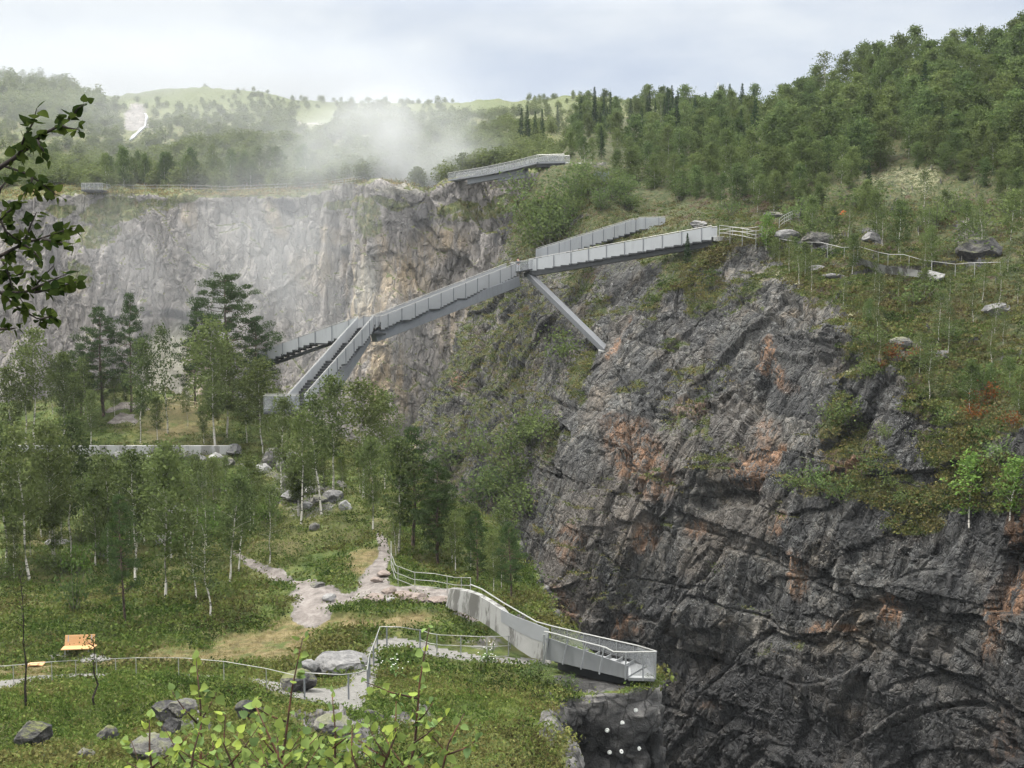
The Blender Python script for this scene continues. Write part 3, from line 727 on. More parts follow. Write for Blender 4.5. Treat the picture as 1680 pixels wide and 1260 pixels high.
    spots = blobs(px, py, [(830, 560, 60, 90, .6), (760, 700, 60, 60, .75), (800, 800, 80, 70, .8), (820, 900, 60, 90, .85), (720, 790, 60, 60, .75), (900, 350, 50, 60, .95), (860, 400, 30, 50, .9), (950, 440, 26, 40, .6),
        (1380, 800, 60, 24, .8), (1480, 850, 60, 30, .8), (1600, 800, 110, 60, .85), (1640, 840, 70, 40, .8), (1400, 680, 36, 60, .7), (1450, 760, 36, 70, .6), (1290, 800, 30, 14, .6), (1130, 612, 26, 8, .9), (1060, 520, 40, 24, .6), (1140, 480, 60, 26, .6), (1020, 500, 30, 30, .5),
        (1420, 590, 70, 56, .95), (1540, 640, 90, 46, .95), (1480, 800, 100, 44, .95), (1400, 720, 34, 70, .9), (1570, 730, 70, 50, .95), (1330, 600, 20, 30, .6), (1225, 500, 30, 14, .7), (1180, 455, 40, 12, .8), (1110, 560, 36, 14, .7), (1060, 640, 30, 12, .6), (1300, 700, 24, 12, .5), (1150, 740, 30, 8, .5), (1260, 990, 46, 10, .5), (1640, 680, 80, 60, .9), (1270, 1050, 40, 12, .5), (1330, 1060, 30, 20, .5), (1090, 860, 12, 20, .5), (960, 600, 26, 60, .7), (905, 730, 26, 60, .7), (900, 830, 22, 60, .5), (1200, 930, 30, 10, .4)], warp)
    grassy = grassy * np.clip(0.18 + np.maximum(np.maximum(plate, gully), spots) + .5 * sstep(.1, .5, fbm(p * .08, 3, 99)) * (py < 1000), 0, 1)
    veg = np.clip(np.maximum(np.maximum(grassy * 0.95, spots * (1 - .55 * gully) * (0.45 + 0.5 * sstep(-0.05, 0.4, nz2))), plate * 0.85 * sstep(0.25, 0.6, nz2)), 0, 1)
    veg = np.maximum(veg, gully * (0.10 + 0.40 * sstep(0.1, 0.55, nz2) + .22 * sstep(-.1, .5, fbm(p * .11, 3, 98))))
    veg *= 1 - 0.75 * blobs(px, py, [(1480, 645, 34, 30), (1500, 740, 22, 34), (1470, 700, 22, 30), (1230, 450, 70, 14, .8), (1310, 495, 60, 10, .8), (1340, 400, 50, 16, .9), (1430, 385, 20, 12, .9), (1610, 400, 40, 26), (900, 470, 50, 60, .4), (1030, 430, 60, 40, .7), (985, 300, 26, 30, .8)], warp)
    stain = blobs(px, py, [(1040, 740, 50, 40, .9), (1080, 790, 40, 34, .7), (1240, 760, 24, 46, .9), (1255, 575, 18, 42, .85), (1415, 760, 20, 44, .95), (1060, 880, 14, 34, .8), (960, 900, 20, 50, .6), (1150, 860, 34, 24, .7), (1330, 940, 18, 40, .8), (1445, 990, 18, 30, .9), (1380, 1020, 20, 10, .8), (1650, 1000, 26, 90, .9), (1670, 900, 20, 50, .8), (1290, 860, 26, 20, .7), (1120, 690, 30, 26, .5), (930, 1000, 18, 36, .7), (1020, 1040, 26, 20, .7), (880, 330, 24, 40, .5), (760, 640, 26, 16, .8), (1230, 690, 20, 30, .5), (1660, 1200, 30, 60, .5), (1015, 560, 10, 26, .8), (1150, 1140, 16, 12, .5)], warp)
    pale = blobs(px, py, [(1000, 830, 80, 90, .8), (1060, 760, 100, 60, .6), (950, 960, 60, 90, .7), (1200, 700, 60, 60, .5), (1220, 850, 90, 50, .55), (1160, 900, 60, 60, .5), (1000, 680, 30, 60, .5), (1520, 1050, 60, 40, .5), (1010, 560, 20, 60, .6), (1110, 1150, 40, 30, .5), (1400, 1180, 40, 30, .35)], warp)
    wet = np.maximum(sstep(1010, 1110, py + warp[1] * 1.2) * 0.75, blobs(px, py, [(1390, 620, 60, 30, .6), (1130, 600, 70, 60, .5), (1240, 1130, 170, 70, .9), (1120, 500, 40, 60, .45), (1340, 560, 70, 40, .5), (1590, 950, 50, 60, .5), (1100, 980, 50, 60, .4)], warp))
    lich = blobs(px, py, [(1270, 1050, 70, 40, .3), (1190, 1000, 60, 40, .2), (1160, 950, 30, 60, .2), (1550, 1130, 60, 60, .25), (1150, 560, 60, 60, .15), (1500, 720, 60, 60, .3), (1380, 750, 30, 40, .2), (1060, 620, 50, 40, .15)], warp)
    yl = blobs(px, py, [(1240, 440, 80, 16), (1320, 510, 70, 12), (1370, 520, 50, 12), (1280, 470, 40, 14), (1340, 385, 40, 14), (1500, 293, 46, 14, .55), (1490, 312, 30, 10, .5), (1380, 600, 20, 8), (1550, 850, 90, 14, .9), (1430, 300, 30, 20, .5), (1210, 415, 30, 12)], (warp[0] * .6, warp[1] * .3))
    s.veg = veg; s.gully = gully; s.plate = plate; s.hol = hol
    cell = np.clip(0.45 * k2 + 0.3 * cC + 0.25 * k1, 0, 1)
    me = mesh_np('cliff', s.V, s.quads(), M['cliff'], False, {'veg': veg, 'stain': stain, 'wet': wet * (1 - plate), 'cell': cell, 'lich': lich, 'pale': pale, 'ylich': yl})
    tag(link('cliff', me), None, kind='structure')
    return s
S2 = cliff_sheet()

# ---- the far cliff behind the spray and the hillside above it
def far_sheet():
    cols = []
    spec = [(-500, 318, 212, 120), (-150, 322, 210, 126), (0, 324, 208, 136), (90, 320, 207, 146), (155, 316, 205, 158), (230, 316, 206, 160), (310, 318, 205, 152), (400, 319, 204, 158), (480, 317, 203, 165), (555, 305, 200, 172),
            (590, 300, 190, 173), (650, 302, 188, 176), (705, 318, 190, 178), (745, 296, 188, 176), (800, 290, 186, 172), (850, 286, 184, 172), (900, 284, 196, 168), (1000, 280, 230, 170), (1150, 275, 260, 172), (1350, 270, 290, 170), (1800, 250, 330, 160)]
    for px, rim, D, top in spec:
        lean = 3.0
        c = [(px, 1000, D - 14), (px, 830, D - 11), (px, 700, D - 8.5), (px, 560, D - 6), (px, 430, D - 3.2), (px, rim + 26, D - 1.2), (px, rim, D), (px, rim - 8, D + 14)]
        c += [(px, rim * .68 + top * .32 - 4, D + 55), (px, rim * .33 + top * .67, D + 120), (px, top + 5, D + 190), (px, top, D + 235), (px, top + 22, D + 300)]
        cols.append([P(*q) for q in c])
    C = np.swapaxes(np.array(cols), 0, 1)
    rc = [40, 70, 76, 76, 50, 22, 12, 30, 30, 22, 10, 4]
    cc = [6, 24, 50, 46, 44, 46, 50, 46, 44, 36, 40, 36, 30, 36, 32, 30, 20, 12, 10, 8]
    s = Sheet(C, rc, cc)
    N = s.normals(); p = s.G.reshape(-1, 3); n0 = N.reshape(-1, 3); nz = n0[:, 2]
    px, py, dep = proj(p)
    warp = (fbm(p * 0.06, 4, 151) * 26, fbm(p * 0.06, 4, 152) * 26)
    rowp = np.repeat(s.rowpos, s.nc)
    plate = sstep(5.6, 6.3, rowp + warp[1] / 90.)
    q = p + np.stack([fbm(p * 0.05, 3, 171), fbm(p * 0.05, 3, 172), fbm(p * 0.05, 3, 173)], 1) * 4
    a = math.radians(16); R = np.array(((math.cos(a), 0, math.sin(a)), (0, 1, 0), (-math.sin(a), 0, math.cos(a)))); q = q @ R.T
    fA, cA, _ = facets(q * np.array((1, 1, 0.35)), 180, 14, 0.8)
    fB, cB, _ = facets(q * np.array((1, 1, 0.4)), 181, 5, 0.9)
    fC, cC, _ = facets(q * np.array((1, 1, 0.6)), 182, 1.9, 0.9)
    right = sstep(540, 620, px)
    d = fA * (0.40 + 0.8 * right) + fB * (0.28 + 0.4 * right) + fC * (0.18 + 0.12 * right) + fbm(p * np.array((.3, .3, .06)), 4, 178) * 1.0 + fbm(p * .9, 3, 179) * 0.15
    soft = fbm(p * 0.03, 4, 191) * 3.0 * sstep(220, 270, p[:, 1]) + fbm(p * 0.2, 4, 192) * 0.8
    chim = blobs(px, py, [(545, 440, 12, 120, 1.0), (572, 360, 10, 60, .8), (150, 470, 8, 140, .4), (770, 420, 8, 70, .5)])
    arch = blobs(px, py, [(283, 590, 62, 74, 1.0), (300, 560, 70, 40, .8)])
    dirv = n0 * (1 - plate)[:, None] + np.array((0, 0, 1.0)) * plate[:, None]
    dd = d * (1 - plate) + soft * plate
    s.G = (p + dirv * dd[:, None] - n0 * (chim * 1.0 + arch * 2.5)[:, None] * (1 - plate)[:, None]).reshape(s.nr, s.nc, 3)
    s.finish()
    nz2 = s.N[:, 2]
    veg = np.maximum(sstep(0.35, 0.7, nz2) * .9, plate * .9)
    veg = np.maximum(veg, blobs(px, py, [(200, 345, 60, 26, .75), (180, 380, 40, 26, .6), (270, 335, 60, 14, .6), (330, 325, 60, 12, .7), (600, 350, 34, 50, .6), (790, 340, 60, 20, .6), (150, 440, 30, 26, .6), (640, 320, 40, 12, .7), (750, 320, 40, 14, .7), (820, 330, 34, 20, .6), (560, 318, 40, 10, .7), (120, 330, 30, 12, .8), (720, 330, 40, 14, .5)], warp))
    veg *= 1 - blobs(px, py, [(225, 205, 28, 30, 1), (505, 205, 30, 9, .9), (650, 300, 40, 8, .9), (712, 322, 26, 6, .9)], (warp[0] * .3, warp[1] * .3))
    stain = np.maximum(blobs(px, py, [(620, 560, 60, 130, .9), (660, 480, 60, 60, .9), (610, 420, 30, 60, .7), (580, 500, 36, 100, .8), (720, 390, 50, 40, .7), (690, 420, 60, 40, .6), (640, 600, 50, 60, .9), (320, 590, 20, 60, .9), (460, 360, 18, 30, .7), (530, 380, 30, 26, .7), (335, 355, 14, 30, .6), (140, 460, 20, 20, .5), (750, 520, 40, 60, .5), (500, 450, 60, 40, .4), (660, 640, 50, 60, .6)], warp), 0)
    pale = np.maximum(blobs(px, py, [(262, 600, 26, 62, 1), (290, 580, 22, 50, .9), (300, 640, 26, 40, .6)], (warp[0] * .4, warp[1] * .4)), blobs(px, py, [(150, 320, 12, 22, .4), (600, 470, 22, 50, .35), (505, 206, 26, 6, .5), (650, 301, 40, 6, .5)], warp) * .8)
    wet = np.maximum(blobs(px, py, [(690, 360, 34, 60, .7), (745, 400, 20, 70, .6), (640, 390, 16, 50, .5), (545, 440, 14, 120, .9), (820, 380, 30, 60, .8), (480, 330, 22, 16, .9), (225, 205, 30, 30, .5), (300, 522, 60, 10, .9), (100, 420, 50, 100, .3)], warp), 0)
    grass = plate * np.maximum(blobs(px, py, [(540, 180, 80, 14), (800, 176, 70, 14), (300, 150, 120, 12), (620, 172, 60, 9), (280, 255, 80, 12, .5), (900, 172, 60, 10), (520, 200, 60, 10)], warp), sstep(205, 165, py) * .8)
    s.grass = grass; s.plate = plate
    s.bareblob = blobs(px, py, [(225, 208, 30, 38), (520, 205, 50, 12), (800, 178, 80, 16), (540, 182, 80, 10), (255, 158, 170, 12, .9), (640, 303, 60, 10), (720, 318, 40, 10)])
    me = mesh_np('far_cliff', s.V, s.quads(), M['far'], False, {'veg': veg, 'stain': stain, 'pale': pale, 'cell': 0.6 * cB + 0.4 * cC, 'wet': wet * (1 - plate * .4), 'grass': grass})
    tag(link('far_cliff', me), None, kind='structure')
    return s
S3 = far_sheet()
# gorge floor and river far below
gx, gy = np.meshgrid(np.linspace(-900, 900, 40), np.linspace(-200, 900, 40))
gz = np.full(gx.shape, -92.0); gi = np.arange(1600).reshape(40, 40)
tag(link('terrain', mesh_np('terrain', np.stack([gx, gy, gz], -1).reshape(-1, 3), np.stack([gi[:-1, :-1], gi[:-1, 1:], gi[1:, 1:], gi[1:, :-1]], -1).reshape(-1, 4), M['boulder'])), None, kind='structure')
b = MB(); b.strip([(-90, 150, -91.5), (-30, 150, -91.5), (10, 110, -91.5), (20, 60, -91.5), (30, 0, -91.5)], [(-90, 172, -91.5), (-20, 172, -91.5), (30, 120, -91.5), (42, 60, -91.5), (55, 0, -91.5)], (0, 0, -0.3))
tag(b.build('river', M['river']), None, kind='structure')
# ------------------------------------------------------------------ plants
def rand_quads(C, ln, wd, r, upbias=0.3, droop=0.0, dirs=None):
    """leaf-shaped quads around the centres C"""
    n = len(C)
    a = r.normal(size=(n, 3)) if dirs is None else dirs + r.normal(size=(n, 3)) * 0.35
    a[:, 2] -= droop
    a /= np.linalg.norm(a, axis=1, keepdims=True) + 1e-9
    b = np.cross(a, r.normal(size=(n, 3)) + np.array((0, 0, upbias)))
    b /= np.linalg.norm(b, axis=1, keepdims=True) + 1e-9
    L = (ln * r.uniform(.7, 1.3, n))[:, None]; w = (wd * r.uniform(.7, 1.3, n))[:, None]
    V = np.stack([C - a * L * .5, C + b * w * .5 - a * L * .05, C + a * L * .5, C - b * w * .5 - a * L * .05], 1).reshape(-1, 3)
    return V, np.arange(4 * n).reshape(n, 4), np.repeat(r.uniform(0, 1, n), 4)
class Plant:
    def __init__(s): s.wood = MB(); s.V = []; s.Q = []; s.T = []; s.nv = 0
    def leaves(s, V, Q, T):
        s.V.append(V); s.Q.append(Q + s.nv); s.T.append(T); s.nv += len(V)
    def meshes(s, wname, wm, cname, cm):
        me = bpy.data.meshes.new(wname); me.from_pydata(s.wood.v, [], s.wood.f); me.materials.append(wm)
        me.polygons.foreach_set('use_smooth', np.ones(len(me.polygons), bool)); me.update()
        V = np.concatenate(s.V); Q = np.concatenate(s.Q); T = np.concatenate(s.T)
        return me, mesh_np(cname, V, Q, cm, False, {'tint': T})
def broadleaf(seed, h=8.0, cs=0.35, width=0.42, nleaf=3000, leaf=0.17, nb=26, wob=0.25, peak=0.35, stems=1, trunk_r=0.011, sig=0.30, droop=0.1):
    r = np.random.default_rng(seed); P_ = Plant()
    for st in range(stems):
        off = r.normal(size=2) * (0.35 if stems > 1 else 0)
        hh = h * (1 if st == 0 else r.uniform(.65, .95))
        k = 9; zs = np.linspace(0, hh * 0.985, k)
        wx = np.cumsum(r.normal(size=k)) * wob * 0.12 * h / 8; wy = np.cumsum(r.normal(size=k)) * wob * 0.12 * h / 8
        wx -= wx[0]; wy -= wy[0]
        lean = r.normal(size=2) * 0.03 + off * 0.12
        tr = np.stack([off[0] + wx + lean[0] * zs, off[1] + wy + lean[1] * zs, zs], 1); tr[0, 2] = -0.35
        rad = trunk_r * hh * (1 - 0.88 * (zs / hh)) * 1.0; rad[0] *= 1.35
        P_.wood.tube(tr, list(rad), 6, False)
        B = int(nb / stems) + 1; cl = []; wts = []
        for i in range(B):
            t = cs + (0.98 - cs) * ((i + r.uniform(0, .8)) / B)
            q = np.array([np.interp(t * hh, zs, tr[:, d]) for d in range(3)])
            u = (t - cs) / (1 - cs)
            prof = (np.sin(np.pi * min(1, (u * (1 - peak) / max(peak, .01)) if u < peak else 1)) if False else 1)
            prof = (0.35 + 0.65 * u / peak) if u < peak else (1 - ((u - peak) / (1 - peak)) ** 1.5 * 0.86)
            L = width * hh * 0.5 * prof * r.uniform(.65, 1.2)
            az = i * 2.399 + r.normal() * .4; el = math.radians(r.uniform(15, 45) + 30 * u)
            d = np.array((math.cos(az) * math.cos(el), math.sin(az) * math.cos(el), math.sin(el)))
            p1 = q + d * L * .5; p2 = q + d * L + np.array((0, 0, -droop * L))
            rb = max(0.006, 0.25 * trunk_r * hh * (1 - .7 * t))
            P_.wood.tube([q, p1, p2], [rb, rb * .7, rb * .3], 4, False)
            for sfr in (0.3, 0.5, 0.68, 0.85, 1.0):
                c = q + (p1 - q) * sfr * 2 if sfr < .5 else p1 + (p2 - p1) * (sfr - .5) * 2
                cl.append(c + r.normal(size=3) * np.array((1, 1, .6)) * L * .20); wts.append(0.5 + sfr * prof)
        cl = np.array(cl); w = np.array(wts) * r.uniform(.3, 1.4, len(cl)); w /= w.sum()
        idx = r.choice(len(cl), int(nleaf / stems), p=w)
        sg = sig * h / 8 * np.array((1, 1, .75))
        C = cl[idx] + r.normal(size=(len(idx), 3)) * sg * r.uniform(.6, 1.25, len(cl))[idx][:, None]
        C = C[C[:, 2] > 0.1 * h * cs]
        P_.leaves(*rand_quads(C, leaf, leaf * .72, r))
    return P_
def spruce(seed, h=10.0, nleaf=2600, wid=0.30, cs=0.06, ln=0.34):
    r = np.random.default_rng(seed); P_ = Plant()
    P_.wood.tube([(0, 0, -.3), (0.02, 0, h * .5), (0, 0, h)], [h * .013, h * .008, 0.01], 6, False)
    B = 95; Cs = []; Ds = []
    for i in range(B):
        t = cs + (1 - cs) * (i / B) ** 0.9
        L = wid * h * .5 * (1 - t) ** 0.85 * r.uniform(.7, 1.15) + .12
        az = i * 2.399 + r.normal() * .3
        d = np.array((math.cos(az), math.sin(az), 0))
        q = np.array((0, 0, t * h)); end = q + d * L + np.array((0, 0, -L * (.35 - .55 * t)))
        P_.wood.tube([q, end], [0.018, 0.006], 3, False)
        n = max(4, int(nleaf / B * (0.25 + 1.5 * (1 - t))))
        s_ = r.uniform(.1, 1.05, n) ** .8
        C = q + (end - q) * s_[:, None] + r.normal(size=(n, 3)) * np.array((.10, .10, .07)) * (.4 + L * .6)
        C[:, 2] -= np.abs(r.normal(size=n)) * .10 * L
        Cs.append(C); Ds.append(np.tile(d + np.array((0, 0, -.35)), (n, 1)))
    C = np.concatenate(Cs); D = np.concatenate(Ds)
    P_.leaves(*rand_quads(C, ln, ln * .42, r, dirs=D)); return P_
def pine(seed, h=14.0, cs=0.32, wid=0.5, ncl=44, per=95, ln=0.30, lean=0.0):
    r = np.random.default_rng(seed); P_ = Plant()
    k = 8; zs = np.linspace(0, h * .97, k); wx = np.cumsum(r.normal(size=k)) * .10; wy = np.cumsum(r.normal(size=k)) * .1
    tr = np.stack([wx - wx[0] + lean * zs, wy - wy[0], zs], 1); tr[0, 2] = -.4
    P_.wood.tube(tr, list(h * .017 * (1 - .85 * zs / h)), 7, False)
    Cs = []
    for i in range(ncl):
        t = cs + (1 - cs) * ((i + .5) / ncl) ** .85
        u = (t - cs) / (1 - cs)
        L = wid * h * .5 * ((.55 + .45 * u / .3) if u < .3 else (1 - ((u - .3) / .7) ** 1.3 * .85)) * r.uniform(.5, 1.15)
        az = i * 2.399 + r.normal() * .5
        q = np.array([np.interp(t * h, zs, tr[:, d]) for d in range(3)])
        d = np.array((math.cos(az), math.sin(az), r.uniform(-.05, .35)))
        end = q + d * L
        P_.wood.tube([q, q + d * L * .5 + np.array((0, 0, -.06 * L)), end], [.055 * (1 - .6 * t), .035, .012], 4, False)
        for s_ in ((.6, 1.0) if L > h * .1 else (.85,)):
            c = q + d * L * s_ + np.array((0, 0, .12))
            n = int(per * (.8 if s_ < 1 else 1.1) * r.uniform(.6, 1.3))
            R = (.045 + .035 * r.uniform()) * h * (.75 if s_ < .9 else 1)
            g = r.normal(size=(n, 3)); g /= np.linalg.norm(g, axis=1, keepdims=True); g *= r.uniform(.35, 1, (n, 1))
            Cs.append(c + g * R * np.array((1, 1, .48)))
    C = np.concatenate(Cs); D = np.tile(np.array((0, 0, .8)), (len(C), 1))
    P_.leaves(*rand_quads(C, ln, ln * .30, r, dirs=D + r.normal(size=(len(C), 3)) * .8)); return P_
def shrub(seed, h=1.4, nleaf=420, leaf=0.13, flat=0.7):
    r = np.random.default_rng(seed); P_ = Plant(); cl = []
    for i in range(9):
        az = i * 2.4 + r.normal() * .4; L = h * r.uniform(.55, 1.0); el = math.radians(r.uniform(35, 80))
        d = np.array((math.cos(az) * math.cos(el), math.sin(az) * math.cos(el), math.sin(el)))
        P_.wood.tube([(0, 0, -.1), d * L * .55, d * L + np.array((0, 0, .05))], [.018, .012, .004], 4, False)
        for s_ in (.45, .7, .95): cl.append(d * L * s_)
    cl = np.array(cl); idx = r.integers(0, len(cl), nleaf)
    C = cl[idx] + r.normal(size=(nleaf, 3)) * h * .17 * np.array((1, 1, flat))
    C[:, 2] = np.maximum(C[:, 2], .03)
    P_.leaves(*rand_quads(C, leaf, leaf * .7, r)); return P_
PROTO = {}
def proto(kind, mk, n, wm, cm, seed=100, crown='crown', wood='trunk'):
    PROTO[kind] = [mk(seed + i).meshes(wood, wm, crown, cm) + (wood, crown) for i in range(n)]
proto('birch', lambda s: broadleaf(s, 8, .28, .48, 2600, .20, 28, .5, sig=.31, trunk_r=.009), 4, M['birch_bark'], M['birch_leaf'], 100)
proto('slim_birch', lambda s: broadleaf(s, 8, .36, .36, 1600, .19, 24, .5, sig=.28, trunk_r=.0085), 3, M['birch_bark'], M['birch_leaf'], 130)
proto('thin_birch', lambda s: broadleaf(s, 8, .25, .40, 950, .20, 20, .7, sig=.32, trunk_r=.0085), 3, M['birch_bark'], M['birch_leaf'], 150)
proto('hill_tree', lambda s: broadleaf(s, 8, .05, .76, 2800, .34, 30, .3, peak=.36, sig=.40, trunk_r=.008), 5, M['grey_bark'], M['hill_leaf'], 200)
proto('hill_birch', lambda s: broadleaf(s, 8, .15, .60, 2000, .30, 26, .5, sig=.38, trunk_r=.007), 4, M['far_bark'], M['hill_leaf'], 230)
proto('young_birch', lambda s: broadleaf(s, 4, .12, .5, 900, .17, 22, .4, sig=.42), 3, M['birch_bark'], M['light_leaf'], 260)
proto('spruce', lambda s: spruce(s), 3, M['grey_bark'], M['spruce_leaf'], 300)
proto('pine', lambda s: pine(s, 14, .18, .56, 66, 100), 3, M['pine_bark'], M['pine_leaf'], 340)
proto('big_pine', lambda s: pine(s, 15, .12, .80, 84, 150, .26), 1, M['pine_bark'], M['pine_leaf'], 361)
proto('shrub', lambda s: shrub(s), 4, M['grey_bark'], M['hill_leaf'], 400, 'foliage', 'stem')
proto('light_shrub', lambda s: shrub(s, 1.4, 460, .14), 3, M['grey_bark'], M['light_leaf'], 420, 'foliage', 'stem')
proto('red_shrub', lambda s: shrub(s, 1.0, 240, .11), 2, M['grey_bark'], M['red_leaf'], 440, 'foliage', 'stem')
BASEH = {'birch': 8, 'slim_birch': 8, 'thin_birch': 8, 'hill_tree': 8, 'hill_birch': 8, 'young_birch': 4, 'spruce': 10, 'pine': 14, 'big_pine': 15, 'shrub': 1.4, 'light_shrub': 1.4, 'red_shrub': 1.0}
NAMES = {'birch': ('birch_tree', 'birch'), 'slim_birch': ('birch_tree', 'birch'), 'thin_birch': ('birch_tree', 'birch'), 'hill_tree': ('broadleaf_tree', 'tree'), 'hill_birch': ('birch_tree', 'birch'), 'young_birch': ('young_birch', 'birch'),
         'spruce': ('spruce_tree', 'spruce'), 'pine': ('pine_tree', 'pine'), 'big_pine': ('pine_tree', 'pine'), 'shrub': ('shrub', 'shrub'), 'light_shrub': ('shrub', 'shrub'), 'red_shrub': ('shrub', 'shrub')}
PR = np.random.default_rng(55)
def plant(kind, loc, h, label, group=None, variant=None, wide=1.0, rot=None):
    v = PROTO[kind][int(PR.integers(len(PROTO[kind]))) if variant is None else variant % len(PROTO[kind])]
    nm, cat = NAMES[kind]
    o = thing(nm, label, cat, loc, group)
    k = h / BASEH[kind]
    o.scale = (k * wide, k * wide, k)
    o.rotation_euler = (float(PR.normal() * .02), float(PR.normal() * .02), float(PR.uniform(0, 6.28)) if rot is None else rot)
    link(v[2], v[0], o); link(v[3], v[1], o)
    return o
def on(sheet, px, py, dx=0):
    q = sheet.hit(px, py); return q
def hpx(q, base, top): return (base - top) / F * q[1]
# ------------------------------------------------------------------ trees of the near side
NEAR = [  # kind, px, base, top, label
 ('big_pine', 380, 672, 447, 'tallest pine with a broad layered dark crown on the knoll before the misty cliff', 1.0),
 ('pine', 320, 664, 500, 'pine with a bare reddish trunk and few high tufts left of the tallest pine', .75),
 ('pine', 170, 680, 500, 'dark bushy pine with a rounded top left of the pale hollow in the cliff', .95),
 ('pine', 216, 676, 482, 'narrow dark pine with a pointed top just left of the pale hollow', .62),
 ('pine', 132, 690, 560, 'low dark pine at the left of the pair of pines on the knoll', .9),
 ('pine', 425, 690, 520, 'shorter drooping pine close beside the right of the tallest pine', .8),
 ('slim_birch', 57, 730, 538, 'tall birch with a straight white trunk and narrow dark crown behind the pale wall', 1),
 ('slim_birch', 42, 732, 565, 'birch with a white trunk leaning slightly beside the tall straight birch at left', 1),
 ('birch', 105, 722, 578, 'light green birch standing between the two white trunked birches and the dark pines', 1),
 ('birch', 229, 726, 560, 'light green birch with a slender white trunk in front of the knoll', .8),
 ('thin_birch', 276, 708, 530, 'half bare airy birch in front of the pale hollow of the far cliff', .8),
 ('birch', 353, 738, 528, 'birch with a bright white lower trunk standing in front of the tallest pine', 1),
 ('birch', 372, 716, 560, 'birch with a double white trunk just right of the brightest white trunk', 1),
 ('birch', 432, 748, 590, 'broad dark birch at the right end of the pale wall', 1.15),
 ('birch', 545, 800, 615, 'tall full birch in front of the lower landing of the stair bridge', 1),
 ('birch', 596, 815, 622, 'tall airy birch just right of the birch before the lower landing', 1.1),
 ('birch', 632, 800, 640, 'birch with drooping crown against the brown streaked cliff', 1),
 ('slim_birch', 493, 862, 672, 'birch with a clean white trunk above the grey boulders', 1),
 ('slim_birch', 528, 842, 640, 'birch with a pale grey trunk among the grey boulders', 1),
 ('birch', 460, 800, 650, 'leafy birch growing from the boulders left of the white trunk', 1),
 ('pine', 676, 900, 695, 'dark conical pine right of the birches at the end of the wood', .95),
 ('pine', 718, 925, 758, 'dark green pine with a pale dead stem beside the ravine', 1.0),
 ('birch', 655, 905, 720, 'dark birch beside the top end of the bent handrail', 1.1),
 ('birch', 610, 872, 715, 'birch with a leaning dark trunk left of the bent handrail', 1),
 ('pine', 782, 960, 835, 'small dark pine with light green neighbour above the curved concrete wall', .9),
 ('pine', 838, 982, 850, 'slim dark pine at the very edge of the ravine against the grey cliff', .8),
 ('birch', 810, 972, 872, 'light leafy small birch between two small pines by the ravine', 1),
 ('birch', 745, 940, 838, 'yellowish small birch at the ravine edge behind the handrail', 1),
 ('pine', 207, 1016, 800, 'dark green pine with a bare grey lower trunk amid the pale birches', .62),
 ('slim_birch', 8, 940, 690, 'birch with a bent pale trunk at the left border of the wood', 1),
 ('slim_birch', 50, 955, 700, 'birch with a white blotched trunk rising from the ferns at far left', 1),
 ('birch', 88, 926, 690, 'tall birch with a long straight grey white trunk at left of the wood', .9),
 ('birch', 116, 912, 680, 'tall birch with a straight pale trunk beside the long grey white one', .9),
 ('slim_birch', 177, 925, 740, 'birch with a pale trunk partly hidden behind the dark pine', 1),
 ('slim_birch', 221, 955, 735, 'birch with a short pale trunk just right of the dark pine', 1),
 ('birch', 268, 985, 740, 'birch with a white trunk forking low in the middle of the wood', 1),
 ('birch', 280, 920, 720, 'birch with a slanting white limb next to the low forking trunk', 1),
 ('thin_birch', 322, 985, 830, 'short thin birch with a spreading crown over the dark heath', 1.2),
 ('thin_birch', 345, 1012, 850, 'crooked birch with a white trunk bent along the ground', 1.3),
 ('birch', 377, 955, 775, 'birch with a curved white foot beside the rocky footpath', 1),
 ('slim_birch', 390, 940, 770, 'thin birch with an upright white trunk by the rocky footpath', 1),
 ('thin_birch', 441, 925, 790, 'sparse birch with a mottled trunk right of the rocky footpath', 1),
 ('shrub', 122, 1002, 915, 'rounded dense small tree standing alone in the grass above the bench', .62),
 ('birch', 20, 740, 600, 'rounded birch crown at the far left end of the wall', 1), ('birch', 150, 735, 640, 'bushy birch in front of the left pines', 1),
]
for kind, px, by, ty, lab, wide in NEAR:
    q = S1.hit(px, by)
    if q is None: print('miss', lab); continue
    plant(kind, q, hpx(q, by, ty), lab, wide=wide)
k = 0; tries = 0
while k < 60 and tries < 900:
    tries += 1
    px = PR.uniform(-30, 480); by = PR.uniform(735, 975)
    if k > 48: px, by = PR.uniform(480, 650), PR.uniform(770, 850)
    lim = 960 - 0.10 * px
    if by > lim or (270 < px and by > 860 + (480 - px) * .45): continue
    q = S1.hit(px, by)
    if q is None or q[1] > 104.5 and by > 745: continue
    if 725 < by < 752: continue
    h = PR.uniform(4.2, 8.2) * (0.75 if by > 900 else 1)
    if by > 752 and by - h * F / q[1] < 742 and px > 20 and True: h = (by - 748) / F * q[1]
    if h < 2: continue
    plant(['birch', 'slim_birch', 'birch', 'thin_birch'][int(PR.integers(4))], q, h, 'thin pale trunked birch in the mixed wood before the pale wall', 'birches of the near wood'); k += 1
for i in range(26):
    px, by = PR.uniform(0, 470), PR.uniform(655, 728)
    q = S1.hit(px, by)
    if q is None: continue
    if 225 < px < 340 and by < 692: continue
    plant('birch' if i % 3 else 'slim_birch', q, PR.uniform(4.0, 7.5) * (.6 if 150 < px < 340 else 1), 'birch standing on the knoll or behind the pale wall on the near side', 'birches behind the wall')
